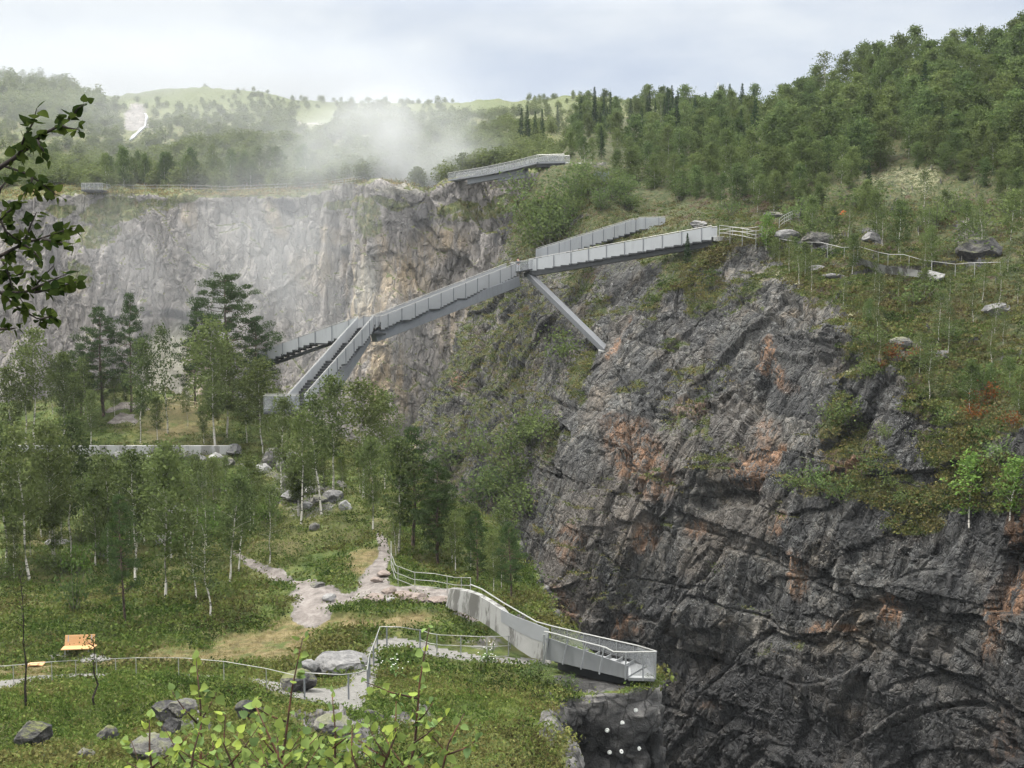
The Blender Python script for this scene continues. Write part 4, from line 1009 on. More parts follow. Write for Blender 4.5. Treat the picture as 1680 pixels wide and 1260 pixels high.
# ravine-side trees of the near bank
for i in range(16):
    px, by = PR.uniform(640, 860), PR.uniform(900, 985)
    if by < 880 + (px - 640) * .25 or (px < 770 and by > 935): continue
    q = S1.hit(px, by)
    if q is None: continue
    plant(['birch', 'pine', 'thin_birch'][i % 3], q, PR.uniform(2.5, 4.6), 'small bushy tree in the thicket along the ravine edge behind the handrail', 'thicket along the ravine')
# ------------------------------------------------------------------ the hill on the right and the plateau
taken = []
def free(q, d):
    for t_ in taken:
        if abs(t_[0] - q[0]) < d and abs(t_[1] - q[1]) < d and abs(t_[2] - q[2]) < d * 1.5: return False
    taken.append(q); return True
n = 0; tries = 0
while n < 352 and tries < 14000:
    tries += 1
    px = PR.uniform(930, 1740); py = PR.uniform(85, 352)
    low = np.interp(px, [930, 1000, 1050, 1200, 1300, 1420, 1480, 1560, 1680, 1740], [262, 272, 315, 350, 348, 350, 290, 300, 345, 350])
    if py > low: continue
    if (px - 1500) ** 2 / 75 ** 2 + (py - 300) ** 2 / 24 ** 2 < 1: continue
    q = S2.hit(px, py)
    if q is None or q[1] < 112: continue
    if not free(q, 1.9 if q[1] < 180 else 2.8): continue
    far_ = px < 1240
    h = PR.uniform(4.6, 8.0) * (1.0 if q[1] > 130 else .8) * (1 - .45 * max(0, min(1, (py - low + 60) / 60)))
    kind = 'hill_tree' if PR.uniform() < (.80 if not far_ else .55) else 'hill_birch'
    if far_ and py < 262 and PR.uniform() < .18: kind = 'spruce'; h *= 1.15
    elif PR.uniform() < .05: kind = 'spruce'
    lab = {'hill_tree': 'rounded dark green tree in the closed wood on the right hillside', 'hill_birch': 'loose crowned green birch in the closed wood on the right hillside', 'spruce': 'dark pointed spruce among the broadleaved trees of the right hillside'}[kind]
    plant(kind, q, h, lab, {'hill_tree': 'rounded trees of the right hill', 'hill_birch': 'birches of the right hill', 'spruce': 'spruces of the right hill'}[kind]); n += 1
# row of spruces against the bald ridge in the middle
for px, by, ty in [(853, 238, 178), (865, 240, 176), (877, 236, 182), (890, 238, 184), (1000, 215, 150), (988, 210, 156), (952, 212, 160), (975, 215, 162), (1062, 215, 158), (1095, 212, 144), (1088, 214, 160), (1110, 216, 150), (1072, 214, 166), (1010, 216, 172), (913, 216, 172), (1146, 214, 160)]:
    q = S2.hit(px, by)
    if q is None or px < 930: q = S3.hit(px, by)
    plant('spruce', q, hpx(q, by, ty), 'dark pointed spruce standing above the paler trees below the bald ridge', 'spruces below the bald ridge', wide=.8)
# lone crooked trees on the skyline of the right hill
q = S2.hit(1352, 158); plant('thin_birch', q, 9.0, 'open crowned tree rising above the skyline of the right hill', wide=1.5)
# small trees of the open plateau
n = 0; tries = 0
while n < 64 and tries < 3000:
    tries += 1
    px = PR.uniform(1220, 1720); py = PR.uniform(345, 700)
    rim = np.interp(px, [1170, 1280, 1390, 1440, 1500, 1650, 1720], [400, 455, 545, 620, 640, 800, 830])
    if py > rim: continue
    q = S2.hit(px, py)
    if q is None or not free(q, 1.5): continue
    h = PR.uniform(1.4, 4.2) * (1 if py > 420 else 1.3)
    plant('thin_birch' if n % 3 else 'hill_birch', q, h, 'thin low birch with a pale stem on the open heath of the right plateau', 'small birches of the plateau'); n += 1
q = S2.hit(1255, 408); plant('young_birch', q, hpx(q, 410, 352), 'bright light green young birch beside the handrails at the upper end of the stair bridge', wide=1.1)
q = S2.hit(1590, 858); plant('young_birch', q, hpx(q, 860, 742), 'bright light green bush on the ledge at the right above the dark wall', variant=0, wide=1.25)
q = S2.hit(1655, 850); plant('young_birch', q, hpx(q, 860, 756), 'light green bush right of the brightest bush on the ledge', variant=1, wide=1.2)
q = S2.hit(1127, 432); plant('spruce', q, hpx(q, 432, 382), 'small dark spruce below the upper end of the stair bridge', wide=1.1)
for px, by, w in [(1470, 590, 1.0), (1500, 585, .8), (1600, 690, 1.2), (1620, 660, 1.1), (1670, 640, 1.1), (1450, 600, .7), (1660, 700, .8)]:
    q = S2.hit(px, by); plant('red_shrub', q, w * PR.uniform(1.0, 1.6), 'rust red autumn bush on the heath slope at the right', 'rust red bushes')
for px, by in [(1430, 565), (1405, 580), (1425, 620), (1390, 690), (1400, 700), (1370, 700), (1450, 720), (1460, 800), (1440, 780), (1340, 808), (1310, 805), (1380, 825), (1620, 720), (1640, 760), (1520, 600), (1560, 560), (1500, 500), (1610, 640), (1560, 700), (1480, 830), (1530, 840)]:
    q = S2.hit(px, by)
    if q is None: continue
    plant('shrub', q, PR.uniform(1.2, 2.6), 'dark green bush clinging to a ledge of the right cliff', 'bushes on the right cliff', wide=PR.uniform(.9, 1.4))
for i in range(40):
    px, by = [(PR.uniform(850, 940), PR.uniform(320, 415)), (PR.uniform(740, 880), PR.uniform(700, 960)), (PR.uniform(890, 960), PR.uniform(560, 760))][0 if i < 16 else (1 if i < 38 else 2)]
    q = S2.hit(px, by)
    if q is None: continue
    plant('shrub', q, PR.uniform(2.0, 4.6) * (1.15 if i < 16 else 1), 'green bush rooted on the steep overgrown side of the ravine', 'bushes in the ravine', wide=PR.uniform(.9, 1.3))
for i in range(60):
    px, by = (PR.uniform(935, 1130), PR.uniform(285, 350)) if i < 42 else (PR.uniform(1180, 1700), PR.uniform(335, 420))
    q = S2.hit(px, by)
    if q is None or (1140 < px < 1330 and by > 360): continue
    plant('shrub', q, PR.uniform(1.2, 3.2), 'low green bush at the edge of the wood above the stair bridge', 'bushes at the edge of the wood', wide=PR.uniform(.9, 1.4))
for i in range(64):
    px, by = PR.uniform(-10, 480), PR.uniform(760, 960)
    if by > 975 - .22 * px: continue
    q = S1.hit(px, by)
    if q is None: continue
    plant('shrub' if i % 3 else 'light_shrub', q, PR.uniform(.9, 2.1), 'low bush under the birches of the near wood', 'bushes under the near birches')
# white stemmed birches along the rim of the far cliff
for i in range(38):
    px = PR.uniform(170, 520); q = S3.hit(px, PR.uniform(300, 309))
    plant('hill_birch', q, PR.uniform(5, 7.5), 'slim white stemmed birch along the railing of the far cliff rim', 'birches along the far rim', wide=.8)
# ------------------------------------------------------------------ the wood on the far hillside: one mass
def far_wood():
    r = np.random.default_rng(9)
    tv = []
    for k in range(5):
        n = 380; a = r.uniform(0, 6.28, n); z = r.uniform(.10, 1.0, n); R = .34 * np.sqrt(r.uniform(0, 1, n)) * np.where(z < .35, .5 + z * 1.43, 1.15 - ((z - .35) / .65) ** 1.6)
        cl = r.normal(size=(16, 3)) * np.array((.16, .16, .2)) + np.array((0, 0, .55)); ci = r.integers(0, 16, n)
        C = .55 * np.stack([R * np.cos(a), R * np.sin(a), z], 1) + .45 * (cl[ci] + r.normal(size=(n, 3)) * .08)
        C[:, 2] = np.clip(C[:, 2] * 1.05, .08, 1)
        tv.append(rand_quads(C, .075, .055, r))
    m = (S3.plate > .8) & (S3.py > 100) & (S3.py < 312) & (S3.px > -40) & (S3.px < 1330) & (S3.dep > 150)
    idx = np.nonzero(m)[0]
    keep = []
    for i in r.permutation(idx)[:26000]:
        bare = S3.bareblob[i]
        if r.uniform() < bare * 1.2: continue
        if S3.py[i] < 176 and 130 < S3.px[i] < 980 and r.uniform() < .25: continue
        keep.append(i)
        if len(keep) > 3000: break
    V = []; Q = []; T = []; b = 0; tr = MB()
    for i in keep:
        o = S3.V[i]; v, q, t_ = tv[int(r.integers(5))]
        h = r.uniform(2.2, 4.8) * (.7 if S3.py[i] < 180 else 1)
        if S3.px[i] < 170 and S3.py[i] < 200: h = r.uniform(4, 7)
        a = r.uniform(0, 6.28); c, s_ = math.cos(a), math.sin(a)
        R = np.array(((c, -s_, 0), (s_, c, 0), (0, 0, 1)))
        V.append((v @ R.T) * h * np.array((1.5, 1.5, 1)) + o + np.array((0, 0, -.12 * h))); Q.append(q + b); b += len(v)
        T.append(np.clip(t_ * .5 + r.uniform(-.1, .6), 0, 1))
    return np.concatenate(V), np.concatenate(Q), np.concatenate(T)
v, q, t_ = far_wood()
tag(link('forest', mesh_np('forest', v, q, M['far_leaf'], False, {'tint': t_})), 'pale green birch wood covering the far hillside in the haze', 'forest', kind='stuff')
# ------------------------------------------------------------------ ground cover
def tufts(name, label, sheet, mask, n, size, tmpl_n, cols, seed, leaf=(.5, .28), flat=.6, up=.5, cat='ground cover'):
    r = np.random.default_rng(seed); T = []
    for k in range(6):
        C = r.normal(size=(tmpl_n, 3)) * np.array((.42, .42, .22 * flat)); C[:, 2] = np.abs(C[:, 2]) + .05
        T.append(rand_quads(C, leaf[0], leaf[1], r, dirs=np.stack([r.normal(size=tmpl_n) * .6, r.normal(size=tmpl_n) * .6, np.full(tmpl_n, up)], 1))[:2])
    idx = np.nonzero(mask)[0]; idx = r.choice(idx, min(n, len(idx)), replace=False)
    nz = fbm(sheet.V[idx] * .22, 3, seed); n2 = fbm(sheet.V[idx] * 1.2, 2, seed + 1)
    V = []; Q = []; CL = []; b = 0; cols = np.array(cols)
    for j, i in enumerate(idx):
        v, q = T[int(r.integers(6))]; s_ = r.uniform(*size) * (1 + .25 * n2[j])
        a = r.uniform(0, 6.28); c, s2 = math.cos(a), math.sin(a)
        R = np.array(((c, -s2, 0), (s2, c, 0), (0, 0, 1)))
        V.append((v @ R.T) * s_ + sheet.V[i] + np.array((0, 0, -.02))); Q.append(q + b); b += len(v)
        u = np.clip((nz[j] * .8 + n2[j] * .4 + r.normal() * .35) * .5 + .5, 0, .999) * (len(cols) - 1)
        cc = cols[int(u)] * (1 - u % 1) + cols[min(int(u) + 1, len(cols) - 1)] * (u % 1)
        CL.append(np.tile(cc, (len(v), 1)) * np.repeat(r.uniform(.7, 1.3, len(q)), 4)[:, None])
    o = link(name, mesh_np(name, np.concatenate(V), np.concatenate(Q), M['cover'], False, {'col': np.concatenate(CL)}))
    return tag(o, label, cat, kind='stuff')
vis = lambda s: (s.px > -30) & (s.px < 1710) & (s.py < 1290) & (s.py > 0)
nf = fbm(S1.V * .3, 3, 300)
m1 = vis(S1) & (S1.plat < .5) & (S1.dep > 20) & (S1.path > 1.15) & (S1.rock < .6) & (S1.bare < .3) & (S1.N[:, 2] > .45)
lush = m1 & (S1.heath < .55)
near_sl = lush & (S1.dep < 44)
tufts('ground_cover', 'dense green bilberry and heather covering the slope below the gravel path', S1, near_sl, 9000, (.28, .62), 26, [(0.038, 0.063, 0.016), (0.066, 0.105, 0.025), (0.099, 0.141, 0.036), (0.142, 0.164, 0.05), (0.105, 0.095, 0.036), (0.161, 0.16, 0.059)], 501, leaf=(.19, .11))
tufts('ground_cover', 'green heath and low scrub under the birches of the near side', S1, lush & (S1.dep >= 44), 12500, (.35, .95), 22, [(0.031, 0.052, 0.013), (0.052, 0.084, 0.022), (0.083, 0.117, 0.032), (0.118, 0.138, 0.042), (0.078, 0.075, 0.03), (0.131, 0.129, 0.046)], 502, leaf=(.20, .12))  # tuft colours dimmed for the tree shade of the understory
tufts('grass', 'yellowish dry grass on the trodden ground around the bench', S1, m1 & (S1.heath >= .35), 3800, (.12, .30), 16, [(.10, .085, .035), (.17, .14, .06), (.12, .13, .04), (.22, .18, .09)], 503, leaf=(.5, .06), up=1.6)
ferns = lush & (S1.dep > 30) & (fbm(S1.V * .18, 3, 320) > .05) & (S1.path > 1.8)
tufts('ferns', 'yellow green ferns and taller herbs in patches under the birches', S1, ferns, 1500, (.45, .9), 34, [(.045, .075, .018), (.08, .12, .028), (.115, .15, .036), (.14, .15, .045)], 511, leaf=(.17, .06), up=1.0, cat='ferns')
dark = lush & (fbm(S1.V * .25, 3, 330) > .22) & (S1.path > 1.8)
tufts('heather', 'dark heather and crowberry clumps scattered over the near slope', S1, dark, 1300, (.5, 1.0), 30, [(.022, .036, .012), (.04, .055, .018), (.06, .05, .024)], 512, leaf=(.15, .09), cat='heather')
m2 = vis(S2) & (S2.N[:, 2] > .35) & (S2.veg > .5) & (S2.dep < 260)
pl = m2 & (S2.plate > .5) & (S2.py > 330)
tufts('heather', 'brown and green heather on the open plateau above the right cliff', S2, pl, 11000, (.35, 1.0), 16, [(.035, .055, .016), (.06, .09, .026), (.095, .12, .038), (.12, .12, .045), (.075, .06, .028), (.15, .135, .06)], 504, leaf=(.26, .16), cat='heather')
m3 = vis(S2) & (S2.plate <= .5) & (S2.veg > .55) & (S2.N[:, 2] > .02) & (S2.hol < .4)
tufts('ground_cover', 'moss, grass and scrub clinging to the ledges of the cliff and ravine', S2, m3, 6500, (.4, 0.95), 20, [(.04, .06, .018), (.075, .10, .03), (.12, .13, .045), (.16, .13, .055), (.05, .08, .025)], 505, leaf=(.24, .14))

rim = vis(S3) & (S3.plate > .3) & (S3.py > 296) & (S3.py < 332) & (S3.px < 760)
tufts('grass', 'tawny grass and heather fringing the rim of the far cliff', S3, rim, 1500, (.7, 1.8), 14, [(.10, .13, .05), (.17, .18, .07), (.24, .17, .08), (.12, .14, .05), (.26, .20, .10)], 506, leaf=(.32, .16))
# ------------------------------------------------------------------ built things
A = lambda *q: np.array(q, float)
def lerp(a, b, t): return np.asarray(a) + (np.asarray(b) - np.asarray(a)) * t
def perp(a, b, w):
    d = np.asarray(b) - np.asarray(a); s_ = A(d[1], -d[0], 0); s_ /= np.linalg.norm(s_); return s_ * w
# ---- the stair bridge
N1 = P(606, 537, 112); N2a = P(839, 447.5, 129.6); N2b = P(873, 441, 130.5)
org = tuple(N1)
bridge = thing('stair_bridge', 'long grey steel stair bridge zigzagging across the gorge with forked ends', 'bridge', org)
def flight(a, b, nst, width=1.5, rail_h=1.12, below=0.30, pmat='bridge_panel', flats=(), posts=9, far_panel=True, near_side=1, name='stair_flight'):
    """stepped deck from a to b with sheet parapets that follow the steps below, handrails and posts"""
    sd = perp(a, b, width / 2)
    # height profile along the flight: steps with longer treads where flats are wanted
    w = np.ones(nst); 
    for f in flats: w[f] = 3.2
    e = np.concatenate([[0], np.cumsum(w) / w.sum()])
    dz = (b[2] - a[2]) / nst
    L, R = [], []
    tr = MB(); low = []; topl = []
    for i in range(nst):
        p0 = lerp(a, b, e[i]); p1 = lerp(a, b, e[i + 1]); z = a[2] + dz * (i + .5)
        p0 = A(p0[0], p0[1], z); p1 = A(p1[0], p1[1], z)
        tr.slab([p0 - sd, p1 - sd, p1 + sd, p0 + sd], (0, 0, -0.06))
        zr = z + dz
        if i < nst - 1: tr.slab([p1 - sd + A(0, 0, -.05), p1 + sd + A(0, 0, -.05), A(p1[0], p1[1], zr) + sd + A(0, 0, -.07), A(p1[0], p1[1], zr) - sd + A(0, 0, -.07)], perp(p0 - sd, p0 + sd, .02) if True else 0)
        low += [p0, p1]; topl += [(e[i]), (e[i + 1])]
    base = tr.build(name, M['dark_steel'], bridge, org)
    off = perp(a, b, .025)
    for sg in (1, -1):
        pm = M[pmat]
        Bt = [q + sd * sg + A(0, 0, -below) for q in low]
        Tp = []
        for q, t_ in zip(low, topl):
            zc = a[2] + (b[2] - a[2]) * t_ + rail_h - .10
            Tp.append(A(q[0], q[1], zc) + sd * sg)
        m = MB(); m.strip(Bt, Tp, off * sg); m.build('side_panel', pm, base, org)
        # dark zigzag edge stringer under the panel
        m = MB(); m.strip([q + A(0, 0, -.16) + off * sg * -1.6 for q in Bt], [q + A(0, 0, -.004) + off * sg * -1.6 for q in Bt], off * sg * 2.6); m.build('edge_stringer', M['dark_steel'], base, org)
        m = MB(); ts = np.linspace(0, 1, 8)
        m.tube([lerp(a, b, q) + sd * sg + A(0, 0, rail_h) for q in ts], .035, 6); m.build('handrail', M['rail'], base, org)
        for k in range(posts):
            t_ = (k + .5) / posts
            i = min(int(np.searchsorted(e, t_)) - 1, nst - 1); zz = a[2] + dz * (i + .5)
            q = lerp(a, b, t_) + sd * sg + off * sg * 2.2
            m = MB(); m.bar(A(q[0], q[1], zz - below - .12), A(q[0], q[1], a[2] + (b[2] - a[2]) * t_ + rail_h), .05, .06, up=off / np.linalg.norm(off)); m.build('post', M['girder'], base, org)
    return base
flight(N1 + A(.6, .4, 0), N2a, 32, flats=(5, 11, 17, 23), posts=11, pmat='dense_net')
fr_end = P(1172, 388, 118)
flight(N2b, fr_end, 21, posts=10, flats=())
bk_end = P(1046, 373, 139); flight(P(884, 424, 132.5), bk_end, 17, posts=9, rail_h=1.2)
bk2 = P(1090, 372, 139); flight(bk_end + A(.05, 0, 0), bk2, 1, posts=2, rail_h=1.2, name='landing')
lf_end = P(432, 592, 118); flight(N1 + A(-.9, 0.8, 0), lf_end, 15, flats=(5,), posts=6)
nf_end = P(486, 668, 96); flight(N1 + A(-.3, -.6, 0), nf_end, 30, flats=(6, 13, 20), posts=8, width=1.6)
nf2 = P(436, 668, 95.6); flight(nf_end + A(.4, -.6, 0), nf2 + A(0, -.6, 0), 1, posts=2, name='landing', pmat='net')
def landing(poly, rails, h=1.12, mat='net', posts=()):
    m = MB(); m.slab(poly, (0, 0, -.12)); base = m.build('landing', M['dark_steel'], bridge, org)
    for a, b in rails:
        o = perp(a, b, .02)
        m = MB(); m.strip([a, b], [a + A(0, 0, h - .08), b + A(0, 0, h - .08)], o); m.build('net_panel', M[mat], base, org)
        m = MB(); m.tube([a + A(0, 0, h), b + A(0, 0, h)], .035, 6); m.build('handrail', M['rail'], base, org)
        for q in (a, b):
            m = MB(); m.bar(q + A(0, 0, -.2), q + A(0, 0, h), .05, .06, up=(0, 1, 0)); m.build('post', M['girder'], base, org)
la = [N2a + A(-.1, -.8, 0.02), N2b + A(.2, -.9, .02), N2b + A(.6, 1.4, .02), N2a + A(.0, 1.6, .02)]
landing(la, [(la[0], la[1]), (la[3], la[2])])
lb = [N1 + A(-1.0, -.9, .0), N1 + A(.7, -.6, .0), N1 + A(.9, 1.2, .0), N1 + A(-.8, 1.5, .0)]
landing(lb, [(lb[1], lb[2] + A(0, -.9, 0)), (lb[3], lb[2])], mat='dense_net')
def girder(a, b, w, h, name='girder', mat='girder'):
    m = MB(); m.bar(a, b, w, h); return m.build(name, M[mat], bridge, org, bevel=.02)
girder(N1 + A(.4, .2, -.95), N2a + A(.7, 0, -1.0), .8, 1.15)
girder(N2b + A(-.8, 0, -.75), fr_end + A(0, 0, -.75), .7, .55, mat='dark_steel')
girder(P(884, 424, 132.5) + A(0, 0, -.75), bk2 + A(0, 0, -.75), .7, .5, mat='dark_steel')
girder(N1 + A(-.2, -.3, -1.0), P(548, 628, 103.5) + A(0, 0, -.6), .7, .9)
girder(N1 + A(-.9, .6, -.6), lf_end + A(0, 0, -.7), .5, .3, mat='dark_steel')
FT = S2.hit(990, 574); girder(P(866, 449, 130.6), FT + A(.25, .2, -.2), .8, .6, 'strut', 'strut_steel')
girder(P(600, 545, 111.5), P(632, 548, 112.2), .5, .25, 'bracket', 'dark_steel')
m = MB(); q = FT + A(.3, .3, -.4); m.slab([q + A(-.9, -.5, -.7), q + A(.9, -.5, -.9), q + A(1.1, 1.6, -.7), q + A(-.8, 1.6, -.5)], (0, 0, 1.0)); m.build('footing', M['concrete'], bridge, org, bevel=.06)
# ---- railings
def fence(name, label, cat, pts, h, rails=(1.0,), post_step=2.0, r=.025, mat='rail', post_at=None, post_r=.028, postmat=None, sub=.0, group=None):
    pts = [np.asarray(q, float) for q in pts]
    f = thing(name, label, cat, pts[0], group); og = tuple(pts[0])
    # smooth the line a little
    D = np.concatenate([[0], np.cumsum([np.linalg.norm(pts[i + 1] - pts[i]) for i in range(len(pts) - 1)])])
    at = lambda s_: np.array([np.interp(s_, D, [q[k] for q in pts]) for k in range(3)])
    n = max(2, int(D[-1] / .8) + 1); ss = np.linspace(0, D[-1], n); ss = np.unique(np.concatenate([ss, D]))
    for rr in rails:
        m = MB(); m.tube([at(s_) + A(0, 0, h * rr) for s_ in ss], r, 5); m.build('rail', M[mat], f, og, smooth=True)
    k = max(1, int(round(D[-1] / post_step)))
    for i in range(k + 1):
        q = at(D[-1] * i / k)
        m = MB(); m.tube([q + A(0, 0, -.25 - sub), q + A(0, 0, h * max(rails))], post_r, 6); m.build('post', M[postmat or mat], f, og)
    return f
def G(px, py, up=0.0, sheet=None):
    q = (sheet or S1).hit(px, py); return q + A(0, 0, up)
def GD(px, py, sheet): return sheet.hit(px, py)
fence('handrail', 'thin wire handrail with grey posts between the bench path and the slope below', 'handrail', [G(-60, 1128), G(12, 1125), G(88, 1119), G(150, 1114), G(226, 1114), G(300, 1114), G(368, 1118), G(436, 1132), G(500, 1146)], .78, post_step=1.85, r=.012, post_r=.017, mat='rail')
fence('handrail', 'single handrail bending round the corner of the gravel path beside the grass bank', 'handrail', [G(500, 1146), G(560, 1150), G(586, 1146), G(601, 1140), G(606, 1112), G(614, 1085), G(624, 1062), G(655, 1062), G(688, 1068)], .95, post_step=1.7, r=.02, post_r=.032, postmat='girder')
fence('handrail', 'three rail handrail sagging along the lower path toward the viewing platform', 'handrail', [G(688, 1069), G(705, 1074), G(722, 1078), G(758, 1081), G(795, 1080), G(832, 1078), G(868, 1078), P(893, 1079, 44.6)], .98, rails=(.08, .55, 1.0), post_step=1.15, r=.016, post_r=.022, postmat='steel')
fence('handrail', 'three rail handrail bent sharply beside the rocky path above the concrete wall', 'handrail', [G(640, 915), G(642, 935), G(650, 958), G(680, 968), G(712, 973), G(745, 978), P(772, 982, 50.8)], 1.0, rails=(.3, .62, 1.0), post_step=1.9, r=.016, post_r=.02, mat='rail')
fence('handrail', 'two rail yellowish handrail beside the pine on the knoll', 'handrail', [G(276, 668), G(300, 672), G(320, 676), G(340, 680)], 1.1, rails=(.5, 1.0), post_step=1.5, r=.03, post_r=.03, mat='yellow_rail')
def cliff_fence(label, pts, h=1.1, rails=(.5, 1.0), step=2.2, mat='rail', r=.028, up=0):
    return fence('handrail', label, 'handrail', [S2.hit(*q) + A(0, 0, up) for q in pts], h, rails, step, r, mat, post_r=.03, sub=.3)
cliff_fence('long steel handrail descending across the heath from the bright young birch to the grey wall', [(1276, 408), (1308, 414), (1346, 418), (1380, 424), (1410, 423), (1440, 432)], rails=(1.0,), mat='rail')
cliff_fence('handrail running level behind the white boulder on the right plateau', [(1440, 432), (1462, 440), (1484, 442), (1510, 448), (1565, 452), (1590, 453), (1640, 452)], rails=(1.0,), mat='rail')
cliff_fence('curved handrail of the path steps above the bright young birch', [(1276, 374), (1286, 369), (1298, 364), (1310, 362)], rails=(.35, .7, 1.0), step=1.0)
cliff_fence('horizontal steel handrail at the upper end of the stair bridge', [(1178, 392), (1200, 391), (1225, 390), (1250, 388)], rails=(.3, .65, 1.0), step=1.8)
fence('handrail', 'slanting handrail of the ramp at the upper end of the stair bridge', 'handrail', [P(1180, 387, 116.6), P(1205, 390, 114.5), P(1240, 397, 112.5)], 1.1, (.3, .65, 1.0), 1.7, .028, 'rail', sub=.4)
# ramp joining the stair bridge to the plateau
m = MB(); a_, b_ = fr_end, P(1250, 392, 116.5); sd = perp(a_, b_, .8)
m.slab([a_ - sd, b_ - sd, b_ + sd, a_ + sd], (0, 0, -.5)); tag(m.build('ramp', M['pale_concrete'], bevel=.03), 'short pale concrete ramp joining the stair bridge to the plateau', 'ramp')
# ---- the lower viewing platform
pl = thing('viewing_platform', 'steel viewing platform with concrete ramp wall overhanging the ravine at lower right', 'viewing platform', P(893, 1079, 44.6)); po = tuple(P(893, 1079, 44.6))
def cwall(top, bot, th):
    m = MB(); m.strip(bot, top, th); return m
tops = [P(737, 966, 51.6), P(748, 967, 50.8), P(765, 970, 50.2), P(782, 976, 49.6), P(800, 986, 48.8), P(822, 1000, 48.0), P(850, 1013, 47.2), P(875, 1022, 46.5), P(900, 1032, 45.9)]
bots = [P(731, 988, 51.4), P(745, 992, 50.6), P(764, 998, 50.0), P(782, 1007, 49.4), P(800, 1018, 48.6), P(822, 1034, 47.8), P(850, 1056, 47.0), P(872, 1070, 46.3), P(897, 1074, 45.7)]
bots = [q + A(0, 0, -.25) for q in bots]
cwall(tops[:6] + [lerp(b_, t_, .55) for b_, t_ in zip(bots[6:], tops[6:])], bots, (.18, .26, 0)).build('concrete_wall', M['concrete'], pl, po)
# sloping steel parapet and its stepped foot
e0, e1 = P(897, 1077, 44.8), P(1031, 1109, 42.6)
m = MB(); ns = 7; lo = []; up_ = []
pt0, pt1 = P(822, 1000, 47.85), P(1030, 1088, 42.9)
for i in range(ns):
    t0, t1 = i / ns, (i + 1) / ns; z = e0[2] + (e1[2] - e0[2]) * (i + .5) / ns - .12
    for t_ in (t0, t1):
        q = lerp(e0, e1, t_); lo.append(A(q[0], q[1], z))
        zt = np.interp(q[0], [pt0[0], pt1[0]], [pt0[2], pt1[2]]); up_.append(A(q[0], q[1], max(zt, z + .1)))
o_ = perp(e0, e1, .03)
m.strip(lo, up_, o_); m.build('side_panel', M['panel'], pl, po)
m = MB(); m.strip([lerp(b_, t_, .55) + A(0, -.02, 0) for b_, t_ in zip(bots[5:], tops[5:])], [t_ + A(0, -.02, 0) for t_ in tops[5:]], (.02, .03, 0)); m.build('side_panel', M['panel'], pl, po)
sdv = -perp(e0, e1, 1.5)
if sdv[1] < 0: sdv = -sdv
m = MB()
for i in range(ns):
    p0, p1 = lerp(e0, e1, i / ns), lerp(e0, e1, (i + 1) / ns); z = e0[2] + (e1[2] - e0[2]) * (i + .5) / ns - .02
    p0 = A(p0[0], p0[1], z) + A(0, .03, 0); p1 = A(p1[0], p1[1], z) + A(0, .03, 0)
    m.slab([p0, p1, p1 + sdv, p0 + sdv], (0, 0, -.07))
    if i: m.slab([p0, p0 + sdv, p0 + sdv + A(0, 0, .16), p0 + A(0, 0, .16)], (.03, 0, 0))
m.build('step', M['steel'], pl, po)
d0, d1 = e1 + A(0, .03, -.08), P(1074, 1113, 42.4)
end = A(P(1072, 1100, 43.9)[0], 43.9, d1[2]) - d1
m = MB(); m.slab([d0, d1, d1 + end, d0 + sdv * .8], (0, 0, -.12)); dk = m.build('deck', M['steel'], pl, po)
m = MB(); m.bar(e0 + sdv * .5 + A(.3, .2, -.5), d1 + end * .5 + A(-.5, 0, -.4), .8, .45); m.build('girder', M['dark_steel'], pl, po)
m = MB(); m.bar(e0 + sdv * .8 + A(-.2, .4, -.5), d0 + sdv * .9 + A(0, 0, -.35), .4, .35); m.build('girder', M['dark_steel'], pl, po)
frontrail = [P(893, 1036, 44.8), P(912, 1040, 44.4), P(950, 1051, 43.7), P(993, 1062, 43.0), P(1006, 1069, 42.8), P(1030, 1070, 42.5), P(1076, 1069, 42.3)]
m = MB(); m.tube(frontrail, .03, 6); m.build('handrail', M['rail'], pl, po)
backrail = [P(772, 959, 50.6), P(790, 966, 49.9), P(826, 989, 48.9), P(880, 1020, 47.6), P(905, 1027, 47.0), P(960, 1040, 46.0), P(1045, 1059, 44.4), P(1077, 1068.5, 42.5)]
m = MB(); m.tube(backrail, .03, 6); m.build('handrail', M['rail'], pl, po)
m = MB(); m.tube([q + A(0, 0, -.34) for q in backrail[:5]], .018, 5); m.build('handrail', M['rail'], pl, po)
for (tx, ty), (bx, by), D in [((901, 1036), (894, 1081), 44.7), ((932, 1046), (923, 1090), 44.1), ((962, 1054), (953, 1098), 43.5), ((991, 1062), (983, 1106), 43.0), ((1027, 1070), (1026, 1115), 42.5), ((1055, 1070), (1055, 1117), 42.4), ((1076, 1069), (1075, 1114), 42.3)]:
    m = MB(); m.bar(P(tx, ty, D), P(bx, by, D), .055, .075, up=(0, 1, 0)); m.build('post', M['steel'], pl, po)
for i, s_ in enumerate(np.linspace(.0, .97, 7)):
    q = lerp(backrail[3], backrail[6], s_); zz = np.interp(q[0], [e0[0], e1[0], d1[0]], [e0[2], e1[2], d1[2]])
    m = MB(); m.tube([A(q[0], q[1], min(zz - .1, q[2] - .9)), q], .022, 5); m.build('post', M['steel'], pl, po)
bb = [A(q[0], q[1], max(q[2] - 1.0, np.interp(q[0], [e0[0], e1[0]], [e0[2], e1[2]]))) for q in backrail[4:]]
m = MB(); m.strip(bb, [q + A(0, 0, -.06) for q in backrail[4:]], (0, .012, 0)); m.build('net_panel', M['net'], pl, po)
m = MB(); m.strip([d0 + A(.1, -.02, .1), d1 + A(0, -.02, .1)], [frontrail[5] + A(.05, 0, -.06), frontrail[6] + A(0, 0, -.06)], (0, -.012, 0)); m.build('net_panel', M['net'], pl, po)
